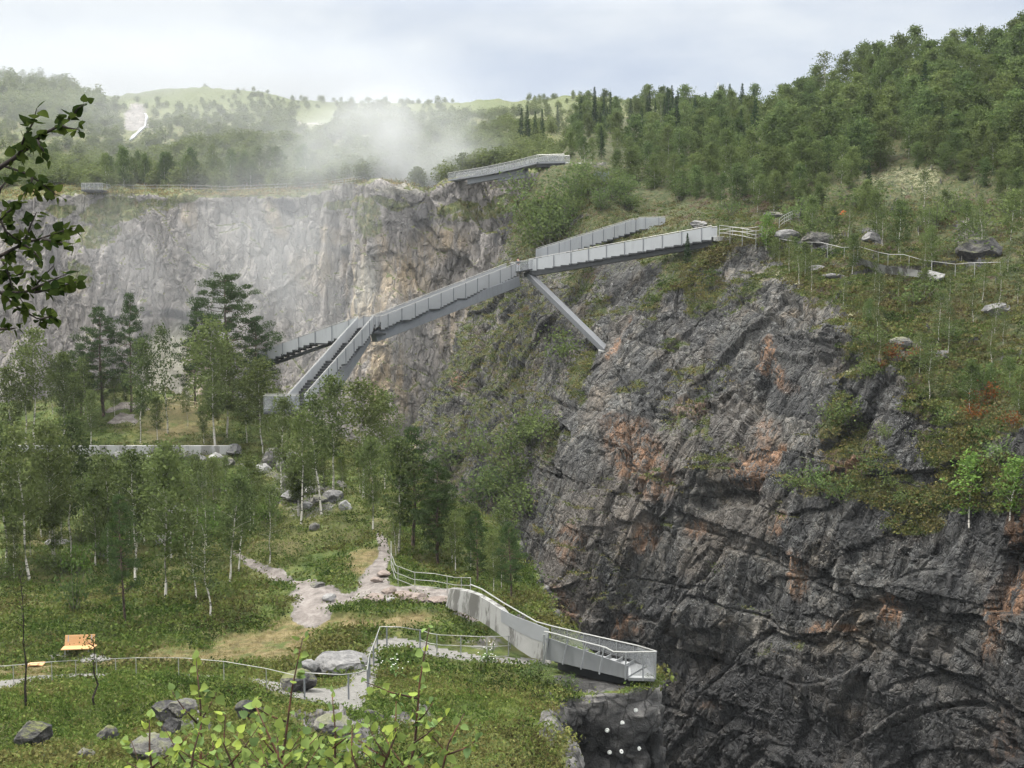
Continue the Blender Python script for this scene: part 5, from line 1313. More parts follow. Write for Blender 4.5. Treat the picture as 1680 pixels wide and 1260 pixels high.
m = MB(); m.strip([d1 + A(0, 0, -.05), d1 + end], [frontrail[6] + A(0, 0, -.06), backrail[-2] + A(0, 0, -.06)], (.012, 0, 0)); m.build('net_panel', M['net'], pl, po)
# landing between path and platform
m = MB(); 0 and m.slab([P(868, 1079, 45.0), P(897, 1078, 44.75), P(897, 1078, 44.75) + sdv * .8, P(868, 1079, 45.0) + sdv * .6], (0, 0, -.10)); # ---- far viewing bridge above the gorge head
vb0 = P(742, 296, 186); vb = thing('viewing_bridge', 'slender steel viewing bridge at the head of the gorge half hidden by spray', 'bridge', vb0); vo = tuple(vb0)
line = [P(742, 295, 186), P(800, 286, 180), P(850, 276, 175), P(888, 266.5, 171), P(930, 265.5, 169)]
m = MB()
for a_, b_ in zip(line[:-1], line[1:]):
    sd = perp(a_, b_, 1.0); m.slab([a_ - sd, b_ - sd, b_ + sd, a_ + sd], (0, 0, -.28))
m.build('deck', M['girder'], vb, vo)
m = MB(); m.bar(P(770, 298, 183), P(862, 281, 174.5), .9, .9); m.bar(P(820, 290, 178.5), P(864, 284, 174.5), .9, 1.5); m.build('girder', M['girder'], vb, vo)
m = MB(); m.bar(P(886, 272, 171.6), P(926, 271, 169.6), 2.2, .6); m.build('girder', M['dark_steel'], vb, vo)
for sg in (1, -1):
    rl = [q + (perp(line[max(i - 1, 0)], line[min(i + 1, 4)], .98) * sg) for i, q in enumerate(line)]
    m = MB(); m.tube([q + A(0, 0, 1.05) for q in rl], .04, 5); m.build('handrail', M['rail'], vb, vo)
    m = MB(); m.strip([q + A(0, 0, .06) for q in rl], [q + A(0, 0, 1.0) for q in rl], (0, .02, 0)); m.build('net_panel', M['net'], vb, vo)
    for i in range(22):
        u_ = i / 21 * 4; k_ = min(int(u_), 3); q = lerp(rl[k_], rl[k_ + 1], u_ - k_)
        m = MB(); m.bar(q + A(0, 0, -.1), q + A(0, 0, 1.05), .06, .06, up=(0, 1, 0)); m.build('post', M['rail'], vb, vo)
q = P(934, 268, 168.6); m = MB(); m.slab([q + A(-.6, -1, -2.2), q + A(1.8, -1, -2.6), q + A(2.2, 1.8, -2), q + A(-.6, 1.8, -2)], (0, 0, 2.3)); m.build('abutment', M['pale_concrete'], vb, vo, bevel=.08)
# ---- far rim: lookout box, railings
q0 = P(155, 312, 203.5); lk = thing('lookout', 'small steel lookout box jutting from the far cliff rim at left', 'lookout', q0); lo_ = tuple(q0)
m = MB(); m.slab([q0 + A(-1.9, -1.2, 0), q0 + A(1.9, -1.2, 0), q0 + A(1.9, 3, 0), q0 + A(-1.9, 3, 0)], (0, 0, -.3)); m.build('deck', M['dark_steel'], lk, lo_)
cs_ = [q0 + A(-1.9, 3, 0), q0 + A(-1.9, -1.2, 0), q0 + A(1.9, -1.2, 0), q0 + A(1.9, 3, 0)]
m = MB(); m.tube([c + A(0, 0, 1.15) for c in cs_], .05, 5); m.build('handrail', M['rail'], lk, lo_)
m = MB(); m.strip(cs_, [c + A(0, 0, 1.1) for c in cs_], (0, .02, 0)); m.build('net_panel', M['net'], lk, lo_)
for i in range(6):
    q = lerp(cs_[1], cs_[2], i / 5); m = MB(); m.bar(q, q + A(0, 0, 1.15), .07, .07, up=(0, 1, 0)); m.build('post', M['rail'], lk, lo_)
def far_pts(lst): return [S3.hit(*q) + A(0, 0, 0) for q in lst]
fence('handrail', 'pale railing along the far cliff rim right of the lookout box', 'handrail', far_pts([(176, 311), (230, 313), (300, 313), (370, 314), (440, 312), (500, 310), (536, 306)]), 1.1, (.5, 1.0), 3.0, .03, 'rail', sub=.4)
fence('handrail', 'white railing of the path by the buttress top on the far rim', 'handrail', far_pts([(541, 306), (560, 304), (580, 302), (600, 298)]), 1.2, (.33, .66, 1.0), 1.4, .035, 'rail', sub=.4)
# small lookout cage among the trees
q0 = S2.hit(985, 297); lk2 = thing('lookout', 'small green grey net cage lookout on the crag below the viewing bridge', 'lookout', q0); l2 = tuple(q0)
m = MB(); m.slab([q0 + A(-1.0, -.9, .1), q0 + A(1.0, -.9, .1), q0 + A(1.0, .9, .1), q0 + A(-1.0, .9, .1)], (0, 0, -.3)); m.build('deck', M['dark_steel'], lk2, l2)
cs_ = [q0 + A(-1.0, .9, .1), q0 + A(-1.0, -.9, .1), q0 + A(1.0, -.9, .1), q0 + A(1.0, .9, .1)]
m = MB(); m.strip(cs_, [c + A(0, 0, 1.1) for c in cs_], (0, .02, 0)); m.build('net_panel', M['green_net'], lk2, l2)
m = MB(); m.tube([c + A(0, 0, 1.15) for c in cs_], .04, 5); m.build('handrail', M['girder'], lk2, l2)
for c in cs_: m = MB(); m.bar(c, c + A(0, 0, 1.15), .06, .06, up=(0, 1, 0)); m.build('post', M['girder'], lk2, l2)
# ---- pale retaining wall behind the birches, with boulders at its foot
wl = []
for px in range(-60, 400, 20): wl.append(P(px, 746, 104.6 + .3 * math.sin(px * .03)))
wb = MB(); wb.strip(wl, [A(q[0], q[1], PZ(0, q[1], 0)[2] + P(0, 731.5, q[1])[2]) for q in wl], (0, .4, 0))
tag(wb.build('retaining_wall', M['pale_concrete']), 'long low pale concrete wall behind the birch wood', 'wall')
# ---- concrete wall of the path on the right plateau
tp = [(1398, 418), (1412, 424), (1432, 430), (1455, 436), (1480, 440), (1506, 443), (1520, 446)]
bt = [(1400, 424), (1418, 436), (1440, 446), (1462, 450), (1484, 452), (1508, 455), (1522, 458)]
bD = [S2.hit(*q)[1] - .8 for q in bt]
m = MB(); m.strip([P(*q, d_) for q, d_ in zip(bt, bD)], [P(*q, d_) for q, d_ in zip(tp, bD)], (.1, .4, 0)); tag(m.build('retaining_wall', M['concrete']), 'stained pale concrete wall under the handrail beside the white boulder', 'wall')
# ---- boulders
def boulder(loc, size, seed, mat, label, group=None, sharp=0.5, rot=None):
    import bmesh
    bm = bmesh.new(); bmesh.ops.create_icosphere(bm, subdivisions=5, radius=1.0)
    V = np.array([v.co for v in bm.verts]); r = np.random.default_rng(seed)
    # cut by random planes for angular faces, then roughen
    V0 = V.copy()
    for k in range(int(6 + 8 * sharp)):
        n_ = r.normal(size=3); n_ /= np.linalg.norm(n_); d_ = r.uniform(.55, .88)
        h_ = V @ n_ - d_; V = V - np.maximum(h_, 0)[:, None] * n_
    V = V + V0 * (fbm(V0 * 1.6 + seed, 4, 7)[:, None] * .07 + fbm(V0 * 5 + seed, 3, 8)[:, None] * .03)
    a = r.uniform(0, 6.28) if rot is None else rot; c, s_ = math.cos(a), math.sin(a)
    V = V * np.asarray(size); V = V @ np.array(((c, -s_, 0), (s_, c, 0), (0, 0, 1))).T
    for v, q in zip(bm.verts, V): v.co = q
    me = bpy.data.meshes.new('boulder'); bm.to_mesh(me); bm.free(); me.materials.append(mat)
    o = link('boulder', me, None, [float(x) for x in loc]); return tag(o, label, 'boulder', group)
def B(px, py, w, h, mat, label, seed, sheet=None, sharp=.5, group=None, depth=.8, rot=0.0, sink=None):
    if sink is None: sink = 1.3 if sheet is not None and px != 1532 else .6
    if sheet is not None and mat == 'white_rock' and px != 1532: mat = 'grey_boulder'
    sh = sheet or S1; q = sh.hit(px, py + h * .35)
    k = q[1] / F; sx, sz = w * k / 2, h * k / 2
    return boulder((q[0], q[1] + sx * .3, P(px, py, q[1])[2] - sz * sink * .3), (sx * 1.12, sx * depth * 1.1, sz * 1.15), seed, M[mat], label, group, sharp, rot)
B(556, 1090, 84, 42, 'grey_boulder', 'large smooth grey boulder beside the gravel path corner', 3, sharp=.15, depth=.9)
B(483, 1120, 64, 40, 'dark_boulder', 'dark rough boulder touching the thin handrail by the path', 4, sharp=.5)
B(506, 1098, 34, 30, 'grey_boulder', 'small pale grey boulder wedged between the dark one and the smooth one', 5, sharp=.3)
B(50, 1204, 56, 50, 'dark_boulder', 'dark ribbed boulder under the thin dark sapling at bottom left', 6, sharp=.7)
B(172, 1206, 36, 30, 'dark_boulder', 'small dark boulder in the scrub right of the thin dark sapling', 7, sharp=.5)
B(248, 1232, 80, 50, 'boulder', 'broad mossy boulder at the bottom of the scrub slope', 8, sharp=.4)
B(268, 1170, 46, 40, 'dark_boulder', 'angular dark slab boulder standing on end in the scrub', 9, sharp=.9)
B(298, 1164, 50, 32, 'boulder', 'angular grey boulder behind the birch sprigs', 10, sharp=.9)
B(278, 1192, 34, 44, 'dark_boulder', 'upright split dark boulder under the angular slab', 11, sharp=.9)
B(404, 1164, 40, 30, 'dark_boulder', 'dark split boulder right of the angular grey one', 12, sharp=.8)
B(140, 1238, 30, 26, 'boulder', 'small grey boulder left of the broad mossy boulder', 13, sharp=.6)
B(545, 1190, 60, 34, 'boulder', 'grey boulder in the shade below the end of the gravel path', 14, sharp=.8)
B(610, 1184, 50, 40, 'dark_boulder', 'dark boulder under the turf edge below the gravel path', 15, sharp=.8)
B(580, 1235, 60, 34, 'boulder', 'pale streaked boulder half hidden by birch leaves at the bottom', 16, sharp=.6)
B(910, 1220, 34, 60, 'dark_boulder', 'tall dark boulder at the foot of the grass bank above the ravine', 17, sharp=.8)
B(1532, 451, 44, 22, 'white_rock', 'white boulder at the end of the stained concrete wall', 18, S2, sharp=.6)
B(1340, 386, 50, 22, 'boulder', 'lichen spotted grey outcrop below the orange cloth', 19, S2, sharp=.7)
B(1292, 384, 40, 22, 'grey_boulder', 'grey cracked outcrop right of the path steps', 20, S2, sharp=.8)
B(1428, 388, 30, 20, 'white_rock', 'pale outcrop on the heath above the long handrail', 21, S2, sharp=.7)
B(1610, 402, 64, 40, 'dark_boulder', 'dark craggy outcrop among the trees at the right', 22, S2, sharp=.9)
B(1340, 440, 34, 14, 'grey_boulder', 'flat pale slab on the rim heath', 23, S2, sharp=.4)
B(1368, 450, 34, 12, 'grey_boulder', 'second flat pale slab lower on the rim heath', 24, S2, sharp=.4)
B(1480, 560, 40, 20, 'boulder', 'grey boulder next to the rust red bushes', 25, S2, sharp=.6)
B(1545, 580, 34, 14, 'grey_boulder', 'smooth pale slab on the heath slope', 26, S2, sharp=.2)
B(1640, 505, 50, 22, 'grey_boulder', 'grey outcrop on the heath near the right border', 27, S2, sharp=.7)
B(1265, 350, 34, 14, 'boulder', 'dark grey outcrop behind the path steps', 28, S2, sharp=.7)
B(1150, 366, 40, 16, 'grey_boulder', 'grey outcrop behind the upper end of the stair bridge', 29, S2, sharp=.7)
br = np.random.default_rng(77); k = 0
for px, py, w, h in [(210, 752, 26, 20), (228, 756, 22, 16), (190, 748, 24, 16), (246, 752, 18, 14), (300, 748, 26, 14), (330, 752, 30, 16), (352, 750, 28, 18), (372, 760, 24, 20), (384, 738, 26, 20), (330, 776, 20, 14), (320, 796, 26, 18), (345, 800, 34, 22), (290, 838, 30, 18), (440, 752, 40, 34), (460, 762, 26, 30), (430, 770, 30, 20), (470, 790, 30, 20), (480, 812, 36, 18), (500, 806, 44, 16), (520, 820, 36, 18), (545, 815, 40, 22), (566, 830, 26, 18), (450, 745, 24, 20), (478, 748, 22, 16), (490, 770, 26, 16), (162, 820, 30, 22), (96, 890, 40, 16), (260, 885, 20, 20), (515, 865, 18, 14), (540, 980, 26, 12), (640, 985, 20, 10), (520, 960, 26, 10), (165, 912, 26, 12), (500, 830, 20, 14), (560, 795, 20, 14)]:
    k += 1; B(px, py, w, h, ['grey_boulder', 'white_rock', 'boulder'][k % 3], 'pale angular block in the boulder field between the pale wall and the birches', 200 + k, sharp=.7, group='blocks of the boulder field', rot=float(br.uniform(0, 3)))
for px, py, w, h in [(658, 976, 40, 16), (684, 980, 44, 14), (636, 968, 26, 14), (612, 980, 40, 12), (720, 984, 36, 12), (628, 940, 22, 12), (616, 950, 20, 10)]:
    k += 1; B(px, py, w, h, 'pink_rock', 'pinkish rock slab on the bare ground left of the concrete wall', 300 + k, sharp=.6, group='pink rock slabs by the wall', sink=1.6)
# ---- bench on its gravel patch
q = G(127, 1078); bench = thing('bench', 'new orange wooden bench with a tall slatted back in front of the wood', 'bench', q)
bk = q[1] / F; Wd = 1.28
bench.rotation_euler = (0, 0, math.radians(7)); bench.scale = (1, 1, 1)
def local(o, m_, name, mat, parent): return m_.build(name, mat, parent)
m = MB()
for i in range(6): m.slab([A(-Wd / 2, .30 + .026 * i, .46 + .072 * i), A(Wd / 2, .30 + .026 * i, .46 + .072 * i), A(Wd / 2, .322 + .026 * i, .524 + .072 * i), A(-Wd / 2, .322 + .026 * i, .524 + .072 * i)], (0, .03, 0))
m.build('backrest', M['wood'], bench)
m = MB()
for i in range(5): m.slab([A(-Wd / 2 - .02, -.24 + .105 * i, .43), A(Wd / 2 + .12, -.24 + .105 * i, .43), A(Wd / 2 + .12, -.145 + .105 * i, .43), A(-Wd / 2 - .02, -.145 + .105 * i, .43)], (0, 0, .035))
m.build('seat', M['wood'], bench)
for x in (-.5, .5):
    for y in (-.18, .24):
        m = MB(); m.bar(A(x, y, -.1), A(x, y, .43), .05, .05, up=(0, 1, 0)); m.build('leg', M['steel'], bench)
    m = MB(); m.bar(A(x, .30, .40), A(x, .46, .88), .045, .03); m.build('bracket', M['steel'], bench)
gp = MB(); n_ = 28; ring = []
for i in range(n_):
    a_ = 2 * math.pi * i / n_; s_ = G(127 + 52 * math.cos(a_) * (1 + .12 * math.sin(3 * a_)), 1079 + 8 * math.sin(a_)); ring.append(s_ + A(0, 0, .05))
gp.slab(ring, (0, 0, -.15)); tag(gp.build('path', M['gravel']), None, kind='structure')
q = G(60, 1091); m = MB(); m.slab([q + A(-.36, -.15, .02), q + A(.36, -.15, .05), q + A(.33, .2, .1), q + A(-.33, .2, .06)], (0, 0, .05)); m.slab([q + A(-.3, -.3, .12), q + A(.2, -.34, .14), q + A(.22, -.1, .15), q + A(-.28, -.06, .13)], (0, 0, .05))
tag(m.build('wood_chips', M['wood'], bevel=.02), 'flat heap of pale wood offcuts lying left of the bench', 'wood')
# ---- flagpole, orange cloth, rock bolts
q = S2.hit(1178, 192); m = MB(); fp = thing('flagpole', 'tall white flagpole rising above the trees in the middle', 'flagpole', q); ft = P(1178, 137, q[1])
m.tube([q + A(0, 0, -.5), lerp(q, ft, .5), ft], [.16, .12, .07], 8); m.build('pole', M['white_paint'], fp, tuple(q)); m = MB(); m.tube([ft, ft + A(0, 0, .2)], [.13, .04], 8); m.build('finial', M['white_paint'], fp, tuple(q))
q = S2.hit(1382, 352); m = MB(); m.add([q + A(-.55, 0, -.05), q + A(.4, 0, -.05), q + A(.55, .1, .35), q + A(.05, .15, .6), q + A(-.2, .7, -.05), q + A(.4, .7, -.05), q + A(.1, .6, .35)], [(0, 1, 2, 3), (0, 3, 6, 4), (2, 5, 6, 3), (1, 5, 2), (4, 6, 5), (0, 4, 5, 1)])
tag(m.build('tarpaulin', M['orange'], bevel=.03), 'small orange cloth pitched under the birches of the right plateau', 'tarpaulin')
from mathutils.bvhtree import BVHTree
def ray_hit(o, px, py):
    d = Vector(P(px, py, 10.0)).normalized(); ok, loc, nn, _ = o.ray_cast(Vector((0, 0, 0)), d); return (np.array(loc), np.array(nn)) if ok else (None, None)
SC.view_layers[0].update()
gnd = bpy.data.objects['ground']
for i, (px, py, wh) in enumerate([(1043, 1165, 'topmost'), (1021, 1186, 'second highest'), (996, 1198, 'leftmost of the upper three'), (1000, 1234, 'lower left'), (1019, 1233, 'bottom middle'), (1048, 1228, 'lower right')]):
    loc, nn = ray_hit(gnd, px, py)
    if loc is None: print('bolt miss', px, py); continue
    m = MB(); m.tube([loc - nn * .05, loc + nn * .03], .085, 12); m.tube([loc + nn * .03, loc + nn * .10], .03, 6)
    o = m.build('bolt_plate', M['white_paint'], None, tuple(loc)); o.location = [float(x) for x in loc]
    tag(o, 'round white bolt plate on dark rock under the platform, %s' % wh, 'bolt plate', 'white bolt plates')
# ---- thin dark saplings on the slope
def sapling(px, py, top, label, seed):
    q = G(px, py); h = hpx(q, py, top); r = np.random.default_rng(seed); f = thing('sapling', label, 'sapling', q)
    m = MB(); ks = 7; pts = [A(.05 * r.normal() * (i > 0), .05 * r.normal() * (i > 0), h * i / (ks - 1)) for i in range(ks)]; pts[0][2] = -.2
    m.tube(pts, list(np.linspace(.045, .012, ks)), 6)
    V = []; Q = []; T = []; nv = 0
    for i in range(16):
        t_ = r.uniform(.45, 1); a_ = r.uniform(0, 6.28); b_ = A(0, 0, h * t_); e_ = b_ + A(math.cos(a_) * .5, math.sin(a_) * .5, .35) * r.uniform(.5, 1.2) * (1.4 - t_)
        m.tube([b_, e_], [.012, .004], 3)
        C = lerp(b_, e_, .7) + r.normal(size=(14, 3)) * .16; v_, q_, t2 = rand_quads(C, .08, .055, r); V.append(v_); Q.append(q_ + nv); T.append(t2); nv += len(v_)
    m.build('trunk', M['dark_twig'], f); link('crown', mesh_np('crown', np.concatenate(V), np.concatenate(Q), M['branch_leaf'], False, {'tint': np.concatenate(T)}), f)
sapling(43, 1162, 935, 'tall thin dark stemmed sapling at the left in front of the handrail', 1)
sapling(155, 1162, 1040, 'shorter thin dark sapling standing in front of the bench', 2)
for i_, (px, py) in enumerate([(884, 1102), (900, 1122), (868, 1112), (1068, 1126), (930, 1128)]):
    plant('shrub', G(px, py), .55 + .1 * (i_ % 3), 'low leafy bush on the rock ledge at the foot of the viewing platform', 'bushes under the viewing platform')
# ---- white flowers on the grass bank
def flowers(px, py, label, seed):
    q = G(px, py); r = np.random.default_rng(seed); f = thing('flowering_plant', label, 'plant', q); m = MB(); w = MB()
    for i in range(15):
        e_ = A(r.normal() * .35, r.normal() * .3, r.uniform(.25, .75)); m.tube([A(e_[0] * .3, e_[1] * .3, -.1), e_], [.006, .004], 3)
        c = e_; n_ = [c + A(.024 * math.cos(k_ * 1.05), .024 * math.sin(k_ * 1.05), .0) for k_ in range(6)]; w.slab(n_, (0, 0, .02))
        for k_ in range(3): lf = lerp(A(e_[0] * .3, e_[1] * .3, 0), e_, r.uniform(.2, .9)); g_ = r.normal(size=3) * .07; m.add([lf, lf + g_ + A(.03, 0, 0), lf + g_ * 2, lf + g_ - A(.03, 0, 0)], [(0, 1, 2, 3)])
    m.build('foliage', M['light_mat'], f); w.build('blossom', M['white_paint'], f)
M['light_mat'] = plain('herb_green', (0.07, 0.13, 0.03))
flowers(640, 1108, 'white flowering herb on the grass bank right of the gravel path', 1); flowers(795, 1086, 'pale flowering herb at the path edge before the platform', 2)
# ---- the person on the bridge
def skin_body(name, verts, edges, radii, mat, parent):
    me = bpy.data.meshes.new(name); me.from_pydata([tuple(v) for v in verts], edges, []); o = bpy.data.objects.new(name, me); COL.objects.link(o)
    o.modifiers.new('s', 'SKIN'); o.modifiers.new('u', 'SUBSURF').levels = 2
    for v, r_ in zip(me.skin_vertices[0].data, radii): v.radius = (r_ if hasattr(r_, '__len__') else (r_, r_))
    me.skin_vertices[0].data[0].use_root = True
    dg = bpy.context.evaluated_depsgraph_get(); nm = bpy.data.meshes.new_from_object(o.evaluated_get(dg)); bpy.data.objects.remove(o); nm.name = name
    nm.materials.clear(); nm.materials.append(mat); nm.polygons.foreach_set('use_smooth', np.ones(len(nm.polygons), bool))
    return link(name, nm, parent)
q = P(850, 442.5, 129.6); q[2] = N2a[2] + .03; man = thing('person', 'person in a black top and white trousers standing on the bridge landing', 'person', q); man.rotation_euler = (0, 0, 3.5)
skin_body('body', [(0, 0, .95), (0, 0, 1.2), (0, 0, 1.42), (0, -.01, 1.53), (0, -.03, 1.63), (0, -.02, 1.73), (.19, 0, 1.40), (.25, .02, 1.14), (.22, -.14, .98), (-.19, 0, 1.40), (-.25, .02, 1.14), (-.22, -.14, .98), (.09, 0, .90), (.11, 0, .50), (.12, .02, .09), (.12, -.14, .04), (-.09, 0, .90), (-.12, .04, .50), (-.13, .10, .09), (-.13, -.05, .04)],
  [(0, 1), (1, 2), (2, 3), (3, 4), (4, 5), (2, 6), (6, 7), (7, 8), (2, 9), (9, 10), (10, 11), (0, 12), (12, 13), (13, 14), (14, 15), (0, 16), (16, 17), (17, 18), (18, 19)],
  [.12, .13, .13, .055, .10, .075, .06, .045, .035, .06, .045, .035, .085, .06, .045, .035, .085, .06, .045, .035], M['skin'], man)
skin_body('shirt', [(0, 0, .93), (0, 0, 1.2), (0, 0, 1.43), (.20, 0, 1.40), (.26, .02, 1.13), (.235, -.06, 1.05), (-.20, 0, 1.40), (-.26, .02, 1.13), (-.235, -.06, 1.05)], [(0, 1), (1, 2), (2, 3), (3, 4), (4, 5), (2, 6), (6, 7), (7, 8)], [(.17, .14), (.17, .14), (.14, .12), .085, .065, .055, .085, .065, .055], M['black_cloth'], man)
skin_body('trousers', [(0, 0, 1.0), (.10, 0, .86), (.115, 0, .50), (.125, .02, .10), (-.10, 0, .86), (-.125, .04, .50), (-.135, .10, .10)], [(0, 1), (1, 2), (2, 3), (0, 4), (4, 5), (5, 6)], [(.17, .14), .115, .085, .075, .115, .085, .075], M['white_cloth'], man)
skin_body('hair', [(0, .02, 1.60), (0, .01, 1.70), (0, 0, 1.80)], [(0, 1), (1, 2)], [.12, .15, .09], M['hair'], man)
# ---- stream over the bare rock of the far hillside
def stream():
    px = [238, 240, 241, 238, 232, 226, 220, 214]; py = [186, 192, 199, 206, 213, 219, 224, 230]
    a_ = [S3.hit(x - .8 - (i % 3) * .5, y) + A(0, -.3, .35) for i, (x, y) in enumerate(zip(px, py))]; b_ = [S3.hit(x + .8 + (i % 2) * 1.0, y) + A(0, -.3, .35) for i, (x, y) in enumerate(zip(px, py))]
    m = MB(); m.strip(a_, b_, (0, .3, -.3)); tag(m.build('waterfall', M['water'], smooth=True), 'thin white cascade over bare rock high on the far hillside', 'waterfall')
stream()
# ------------------------------------------------------------------ leaves close to the camera
def birch_leaf(r, L):
    """one leaf: pointed ovate blade with a toothed edge, folded along its midrib"""
    prof = [(0, .02), (.06, .30), (.18, .44), (.32, .45), (.46, .42), (.60, .34), (.74, .24), (.88, .11), (1, 0)]
    c = r.uniform(-.25, .35); f = r.uniform(.1, .5)
    mid = [A(0, t_, c * t_ * t_) for t_, _ in prof]
    V = []; Fc = []
    for i, (t_, w_) in enumerate(prof):
        w2 = w_ * (1.06 if i % 2 else .97)
        V += [mid[i] + A(-w2, -.02, f * w_), mid[i], mid[i] + A(w2, -.02, f * w_)]
    for i in range(len(prof) - 1):
        a = 3 * i; Fc += [(a, a + 1, a + 4, a + 3), (a + 1, a + 2, a + 5, a + 4)]
    return np.array(V) * L, Fc
def put_leaves(stems, r, L, density, tipdir=None, size_var=.35, hang=.5):
    """leaves on short stalks along twig polylines"""
    V = []; Q = []; T = []; nv = 0; st = MB()
    for pts in stems:
        pts = [np.asarray(q) for q in pts]
        D = np.concatenate([[0], np.cumsum([np.linalg.norm(b - a) for a, b in zip(pts[:-1], pts[1:])])])
        n = max(2, int(D[-1] * density)); s_ = np.concatenate([r.uniform(.12, 1, n) * D[-1], [D[-1]]])
        for u in s_:
            p = np.array([np.interp(u, D, [q[k] for q in pts]) for k in range(3)])
            i = min(np.searchsorted(D, u), len(pts) - 1); tg = pts[max(i, 1)] - pts[max(i, 1) - 1]; tg /= np.linalg.norm(tg) + 1e-9
            d = tg * .5 + r.normal(size=3) * .75 + A(0, -.15, -hang * r.uniform(0, 1)); d /= np.linalg.norm(d)
            b = p + d * L * .35; st.tube([p, b], [L * .025, L * .018], 3)
            nrm = r.normal(size=3) * .75 + A(0, -.5, .7); x = np.cross(d, nrm); x /= np.linalg.norm(x); z = np.cross(x, d)
            v, f = birch_leaf(r, L * r.uniform(1 - size_var, 1 + size_var))
            v = b + v[:, :1] * x + v[:, 1:2] * d + v[:, 2:] * z
            V.append(v); Q.append(np.array(f) + nv); nv += len(v); T.append(np.full(len(v), np.clip(r.beta(1.1, 1.4), 0, 1)))
    return np.concatenate(V), np.concatenate(Q), np.concatenate(T), st
FG = np.random.default_rng(12)
SPR = [ # root px, tip (px,py), depth, label, side twigs
 ((330, 1330), (322, 1085), 4.6, 'tall birch sprig with a dark red stem and pale upper leaves', 5),
 ((440, 1330), (497, 1045), 4.8, 'birch sprig leaning right with few leaves near its thin tip', 5),
 ((655, 1330), (704, 1030), 4.6, 'tallest birch sprig with a bright yellow green leaf at its tip', 7),
 ((250, 1340), (246, 1180), 4.4, 'leafy birch sprig at the left end of the row of sprigs', 4),
 ((500, 1340), (420, 1160), 4.3, 'birch sprig leaning left across the broad mossy boulder', 5),
 ((545, 1340), (545, 1140), 4.7, 'slender upright birch sprig in the middle of the row', 5),
 ((600, 1340), (578, 1190), 4.3, 'short birch sprig with pale leaves in the middle of the row', 4),
 ((690, 1340), (762, 1170), 4.5, 'birch sprig bending right with leaves at its end', 5),
 ((380, 1340), (370, 1170), 4.4, 'bushy birch sprig between the two tall left sprigs', 5),
 ((470, 1345), (455, 1200), 4.2, 'low dense birch sprig at the bottom of the row', 5),
 ((620, 1345), (650, 1150), 4.5, 'birch sprig beside the tallest one with drooping leaves', 5),
 ((290, 1345), (330, 1190), 4.3, 'low birch sprig with yellowing leaves', 5)]
for (rx, ry), (tx, ty), D, lab, ns in SPR:
    root = P(rx, ry, D); root[2] = min(root[2], -2.45) if False else root[2]
    g0 = A(root[0], root[1] - .15, -2.75 if D < 4.5 else -2.85)
    tip = P(tx, ty, D + .1); f = thing('birch_sapling', lab, 'sapling', g0, 'birch sprigs along the lower edge')
    main = [g0, root, lerp(root, tip, .35) + A(FG.normal() * .012, .02, 0), lerp(root, tip, .7) + A(FG.normal() * .012, 0, 0), tip]
    w = MB(); w.tube(main, [.011, .009, .006, .004, .002], 6); stems = [main[1:]]
    for k in range(ns):
        t_ = FG.uniform(.05, .62); b = lerp(root, tip, t_); sg = 1 if k % 2 else -1
        ln = FG.uniform(.12, .26) * (1.25 - t_ * .6); e = b + A(sg * ln * FG.uniform(.4, .9), FG.normal() * .08, ln * FG.uniform(.4, .9)); md = lerp(b, e, .5) + A(0, 0, -.01)
        w.tube([b, md, e], [.0045, .003, .0015], 4); stems.append([b, md, e])
    v, q_, t_, st = put_leaves(stems, FG, .036, 34, hang=.3)
    b0 = len(w.v); w.v += st.v; w.f += [tuple(b0 + i for i in fc) for fc in st.f]
    w.build('stem', M['twig'], f, tuple(g0), smooth=True)
    link('foliage', mesh_np('foliage', v - g0, q_, M['sprig_leaf'], True, {'tint': t_}), f)
# the birch bough reaching in from the left; its tree stands just outside the picture
DB = 3.2
tb = P(-330, 520, DB + .2); f = thing('birch_tree', 'dark leafy birch bough reaching in from the left edge close to the camera', 'birch', A(tb[0], tb[1], -2.3)); fo = (tb[0], tb[1], -2.3)
w = MB(); w.tube([A(tb[0] - .05, tb[1], -2.6), A(tb[0] - .02, tb[1], -1.0), A(tb[0], tb[1], .2), A(tb[0] + .06, tb[1], 1.3), A(tb[0] + .05, tb[1], 2.2)], [.085, .07, .055, .035, .012], 8)
w.build('trunk', M['birch_bark'], f, fo, smooth=True)
BR = [ [(-300, 420), (-120, 330), (0, 275), (30, 255), (60, 230), (75, 218), (100, 205), (118, 192), (128, 178), (140, 170)],
       [(0, 270), (36, 282), (52, 290), (74, 305), (90, 318), (100, 322)], [(30, 255), (40, 225), (55, 200), (60, 178)], [(60, 230), (70, 245), (76, 262)], [(52, 290), (52, 310), (58, 318)],
       [(-300, 470), (-100, 410), (0, 360), (20, 342), (46, 310)], [(-200, 500), (-60, 440), (0, 420), (38, 400), (50, 370), (60, 348)], [(38, 400), (70, 390), (100, 380), (120, 374)], [(70, 392), (100, 398), (120, 400)], [(38, 400), (55, 412), (66, 425)],
       [(-260, 560), (-80, 500), (0, 480), (40, 480), (52, 475), (70, 455), (88, 436)], [(52, 475), (80, 462), (108, 450)], [(56, 480), (90, 473), (125, 462)], [(0, 480), (30, 505), (60, 522), (84, 526)], [(66, 524), (76, 521), (86, 520)], [(-200, 600), (-60, 560), (0, 540), (16, 540), (27, 538)],
       [(0, 420), (10, 440), (20, 470), (40, 500)], [(-100, 410), (-20, 390), (0, 310), (12, 295)], [(0, 360), (10, 380), (30, 395), (50, 390)], [(-60, 440), (0, 452), (26, 452), (46, 446)], [(100, 205), (112, 210), (128, 212)], [(0, 345), (14, 355), (24, 365)]]
w = MB(); stems = []
